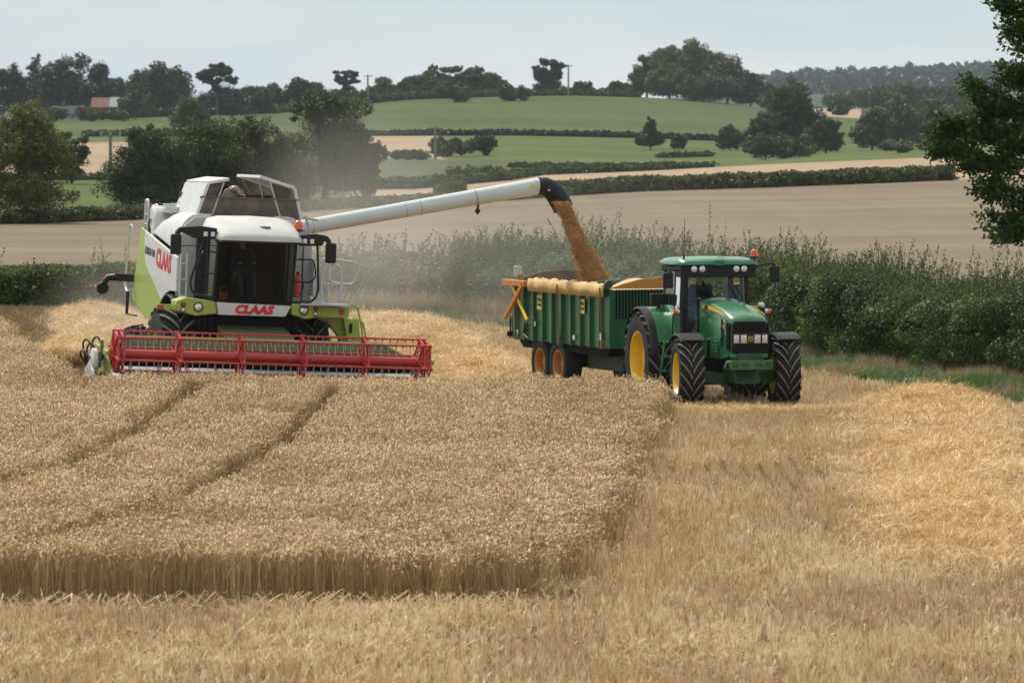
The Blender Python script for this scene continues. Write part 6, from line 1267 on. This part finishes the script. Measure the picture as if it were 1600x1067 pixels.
# straw swaths
def swath(name, path, hw, hmax, dens, label, lit=.25):
    P_ = np.array(path, float); L_ = np.linalg.norm(np.diff(P_, axis=0), axis=1); cum = np.concatenate([[0], np.cumsum(L_)]); n = int(cum[-1]*hw*2*dens)
    s = rng.random(n)*cum[-1]; s = s[(s < cum[-1]-6) | (rng.random(n) < (cum[-1]-s)/6)]; n = len(s); q = np.clip(rng.normal(0, .48, n), -1.35, 1.35); px = np.interp(s, cum, P_[:, 0]); py = np.interp(s, cum, P_[:, 1]); i = np.clip(np.searchsorted(cum, s)-1, 0, len(L_)-1); d = (P_[i+1]-P_[i])/L_[i][:, None]
    X = px-d[:, 1]*q*hw*(1+.25*nz(s, s, .3, 2)); Y = py+d[:, 0]*q*hw
    hz = hmax*np.clip((cum[-1]-s)/9, 0, 1)*np.clip(1-q**2, 0, 1)*(.6+.9*np.clip(.5+nz(X, Y, .7, 3), 0, 1.3)); z = hz*rng.random(n)**.35
    return scatter(name, [loose(.42, 70, .07) for _ in range(6)], np.stack([X, Y, z+.02+tz(X, Y)], 1), rng.uniform(0, 6.28, n), (.8+.5*rng.random(n))[:, None], rng.normal(0, .22, (n, 2)), label, 'straw')
swath('straw_swath', SW_A, 1.5, .22, 34, 'broad golden straw swath lying on the stubble at the right')
swath('straw_swath', SW_B, 1.5, .28, 20, 'straw swath lying between the harvester and the trailer')
swath('straw_swath', SW_C, 1.5, .50, 20, 'humped straw swath at the far left behind the wheat')
X, Y = grid(-8, 9, 59, 119, .5, .5); k = ~inpoly(X, Y, CROP) & (nz(X, Y*.5, .35, 31)+.5*nz(X, Y, 1.1, 32) > .12) & (np.abs(X) < .1*Y+2); X, Y = X[k], Y[k]
scatter('scattered_straw', [loose(.6, 26, .10) for _ in range(5)], np.stack([X, Y, .06+0*X], 1), rng.uniform(0, 6.28, len(X)), np.ones((len(X), 1)), None, 'loose straw scattered over the stubble before the tractor', 'straw')
X = rng.uniform(1.5, 9, 420); Y = 117.2+rng.normal(0, .5, 420)
scatter('straw_ridge', [loose(.5, 40, .12) for _ in range(4)], np.stack([X, Y, .05+0*X], 1), rng.uniform(0, 6.28, len(X)), np.ones((len(X), 1)), None, 'ragged line of loose straw right before the tractor wheels', 'straw')
# verge
X, Y = grid(-6, 22, 104, 180, .22, .4); k = inpoly(X+.35*nz(X, Y, .6, 2), Y, VERGE) & (X < .1*Y+3); X, Y = X[k], Y[k]
hg = np.clip(.9+.9*nz(X, Y, .5, 41), .35, 1.9); dry = (nz(X, Y, .45, 42)+.5*nz(X, Y, 1.7, 43)) > .36; dh = pdist(X, Y, HEDGE); dry |= (dh < .6) & (rng.random(len(X)) < .35)
def sc3(h): return np.stack([np.ones(len(h)), np.ones(len(h)), h], 1)
scatter('verge_grass', [blades(.30, 60, .26, M['grass'], .7) for _ in range(5)], np.stack([X, Y, 0*X], 1)[~dry], rng.uniform(0, 6.28, (~dry).sum()), sc3(hg[~dry]), None, 'green grass strip between the stubble and the hedge', 'grass')
scatter('dry_grass', [blades(.30, 34, .36, M['drygrass'], .5, .007) for _ in range(5)], np.stack([X, Y, 0*X], 1)[dry], rng.uniform(0, 6.28, dry.sum()), sc3(hg[dry]), None, 'tufts of dry tawny grass along the foot of the hedge', 'grass')
mb = MB(); mb.add([(x, y, .004) for x, y in VERGE], [tuple(range(len(VERGE)))]); vo = mb.build('verge', M['meadow'], smooth=False); tag(vo, kind='structure')
# weeds and tall grass before the dusty part of the hedge
X = rng.uniform(-6, 2.5, 500); Y = 174.2-np.clip(X+2, 0, 9)*3.35-rng.random(500)*1.2
scatter('tall_dry_grass', [blades(.4, 22, .75, M['drygrass'], .9, .008) for _ in range(4)], np.stack([X, Y, 0*X], 1), rng.uniform(0, 6.28, 500), (.5+.7*rng.random(500))[:, None], None, 'tall bleached grass at the foot of the dusty hedge', 'grass')

# ================================================================ overhanging oak at the right
def oak():
    X0, Y0 = 14.6, 107.0; t = empty('oak_tree', (X0, Y0, 0)); tag(t, 'large oak reaching in from the right edge with lobed leaves', 'tree'); o0 = Vector((X0, Y0, 0))
    def q(px, py, r, Y=104.5): p = P(px, py, Y)-o0; return (p.x, p.y, p.z, r, r*.9, r*.85)
    near = [q(1545, 235, .62), (q(1500, 250, .38)), q(1462, 222, .28), q(1595, 190, .75), q(1520, 140, .30), q(1578, 118, .38), q(1580, 330, .58), q(1560, 358, .34), q(1610, 270, .75), q(1592, 40, .42), q(1625, 90, .7), q(1555, 2, .26), q(1540, 290, .3), q(1515, 195, .33), q(1482, 195, .2), q(1600, 0, .5), q(1555, 165, .35)]
    far = [q(1668, 262, .8), q(1750, 205, 1.2), q(1790, 85, 1.2), q(1665, 385, .5), q(1715, 430, .8), q(1900, 150, 1.6), q(1820, 400, 1.2), q(1690, 85, .8), q(1950, 330, 1.5), q(1900, 480, 1.2), q(1800, 300, 1.1), q(1690, 150, 1.3), q(1720, 330, 1.1), q(1680, 20, 1.2), q(1700, -150, 1.6), q(1850, 0, 2.0, 106), q(1850, 250, 1.6, 106), q(1950, -250, 2.4, 107), q(2050, 50, 2.2, 108), q(1800, -300, 1.8, 105)]
    mb = MB(); mb.tube([(0, 0, -.3), (-.05, 0, 1.5), (-.2, -.1, 3.2), (-.1, 0, 5.0), (.2, .2, 7.5)], [.55, .42, .36, .28, .12], 14)
    def limb(b, r=.13):
        c = Vector(b[:3]); s = Vector((-.15, -.05, max(1.8, min(6.0, c.z*.62)))); m1 = s.lerp(c, .4)+Vector((0, 0, .35)); m2 = s.lerp(c, .75)+Vector((0, 0, .12)); mb.tube([s, m1, m2, c], [r, r*.6, r*.35, r*.12], 7); return m2, c
    twigs = []
    for b in near+far:
        m2, c = limb(b, .05+.07*b[3])
        for k in range(int(9+b[3]*16)):
            u = sph(1)[0]; e = c+Vector(u*np.array(b[3:6])*random.uniform(.65, 1.05)); s = m2.lerp(c, random.uniform(.2, 1)); mb.tube([s, s.lerp(e, .5)+Vector((0, 0, .05)), e], [.012, .008, .004], 3); twigs.append((s, e, b in near))
    mb.build('trunk', M['bark'], t)
    # lobed leaf outline
    lob = [(0, 0), (.10, .12), (.22, .22), (.14, .34), (.32, .48), (.20, .60), (.30, .74), (.14, .86), (0, 1)]; half = lob[1:-1]; outline = lob+[(-a, b) for a, b in reversed(half)]
    V = []; Fc = []
    outline = np.array(outline); nO = len(outline)
    for (s, e, nr) in twigs:
        for k in range(74 if nr else 62):
            tt = random.uniform(.3, 1.05); c = s.lerp(e, tt)+Vector((random.gauss(0, .06), random.gauss(0, .06), random.gauss(0, .055))); L_ = random.uniform(.07, .125)
            d = (e-s).normalized()*.6+Vector(sph(1)[0])*.8; d.normalize(); n_ = Vector(sph(1)[0])+Vector((0, -.2, .7)); sd_ = d.cross(n_).normalized(); n_ = sd_.cross(d)
            b = len(V); cu = random.uniform(-.25, .25)
            for a, y in outline: V.append(c+sd_*float(a)*L_*.85+d*float(y)*L_+n_*(abs(float(a))*.35+cu*float(y)**2)*L_)
            Fc.append(tuple(range(b, b+nO)))
    me = bpy.data.meshes.new('crown'); me.from_pydata([tuple(v) for v in V], [], Fc); me.materials.append(M['leaf_oak']); o = bpy.data.objects.new('crown', me); COL.objects.link(o); o.parent = t
oak()
# ================================================================ dust and haze
def volume(name, loc, dim, dens, col, label, cat=None, noise_=0, scale=.3, rot=0, fall=True, step=None):
    mb = MB(); mb.box((0, 0, 0), (2, 2, 2)); o = mb.build(name, [], None, loc=loc, smooth=False); o.scale = (dim[0]/2, dim[1]/2, dim[2]/2); o.rotation_euler = (0, rot, 0)
    m = bpy.data.materials.new(name); m.use_nodes = True; nt = m.node_tree; N = nt.nodes; L = nt.links; N.clear(); out = N.new('ShaderNodeOutputMaterial')
    v = N.new('ShaderNodeVolumePrincipled'); v.inputs['Color'].default_value = (*col, 1); v.inputs['Density'].default_value = dens; v.inputs['Anisotropy'].default_value = .1
    L.new(v.outputs[0], out.inputs['Volume'])
    if fall:
        tc = N.new('ShaderNodeTexCoord'); ln = N.new('ShaderNodeVectorMath'); ln.operation = 'LENGTH'; L.new(tc.outputs['Object'], ln.inputs[0])
        mr = N.new('ShaderNodeMapRange'); mr.interpolation_type = 'SMOOTHSTEP'; mr.inputs[1].default_value = .1; mr.inputs[2].default_value = .98; mr.inputs[3].default_value = 1; mr.inputs[4].default_value = 0; L.new(ln.outputs['Value'], mr.inputs[0])
        g = N.new('ShaderNodeNewGeometry'); n = N.new('ShaderNodeTexNoise'); n.inputs['Scale'].default_value = scale; n.inputs['Detail'].default_value = 3; L.new(g.outputs['Position'], n.inputs[0])
        m2 = N.new('ShaderNodeMapRange'); m2.inputs[1].default_value = .36; m2.inputs[2].default_value = .66; m2.inputs[3].default_value = 0.12; m2.inputs[4].default_value = 1.6; L.new(n.outputs[0], m2.inputs[0])
        mu = N.new('ShaderNodeMath'); mu.operation = 'MULTIPLY'; L.new(mr.outputs[0], mu.inputs[0]); L.new(m2.outputs[0], mu.inputs[1]); m3 = N.new('ShaderNodeMath'); m3.operation = 'MULTIPLY'; m3.inputs[1].default_value = dens; L.new(mu.outputs[0], m3.inputs[0]); L.new(m3.outputs[0], v.inputs['Density'])
    o.data.materials.append(m); tag(o, label, cat, kind='stuff'); return o
volume('dust_cloud', (-4.0, 150, 3.3), (8.0, 24, 7.4), .034, (.80, .77, .72), 'pale dust drifting up behind the harvester over the dark trees', 'dust', scale=.22)
volume('dust_cloud', (0.5, 150, 2.2), (20, 22, 6.5), .020, (.80, .77, .72), 'thin dust veiling the hedge behind the trailer', 'dust', scale=.25)
volume('dust_cloud', (-8.2, 139, 1.2), (8, 18, 5), .05, (.82, .78, .70), 'low dust thrown out behind the left rear of the harvester', 'dust', scale=.4)
zmax = 160
hz = volume('haze', (0, 3490, 28), (6800, 7200, 64), .00005, (.78, .86, .97), 'thin bluish summer haze over the whole valley', None, fall=False)
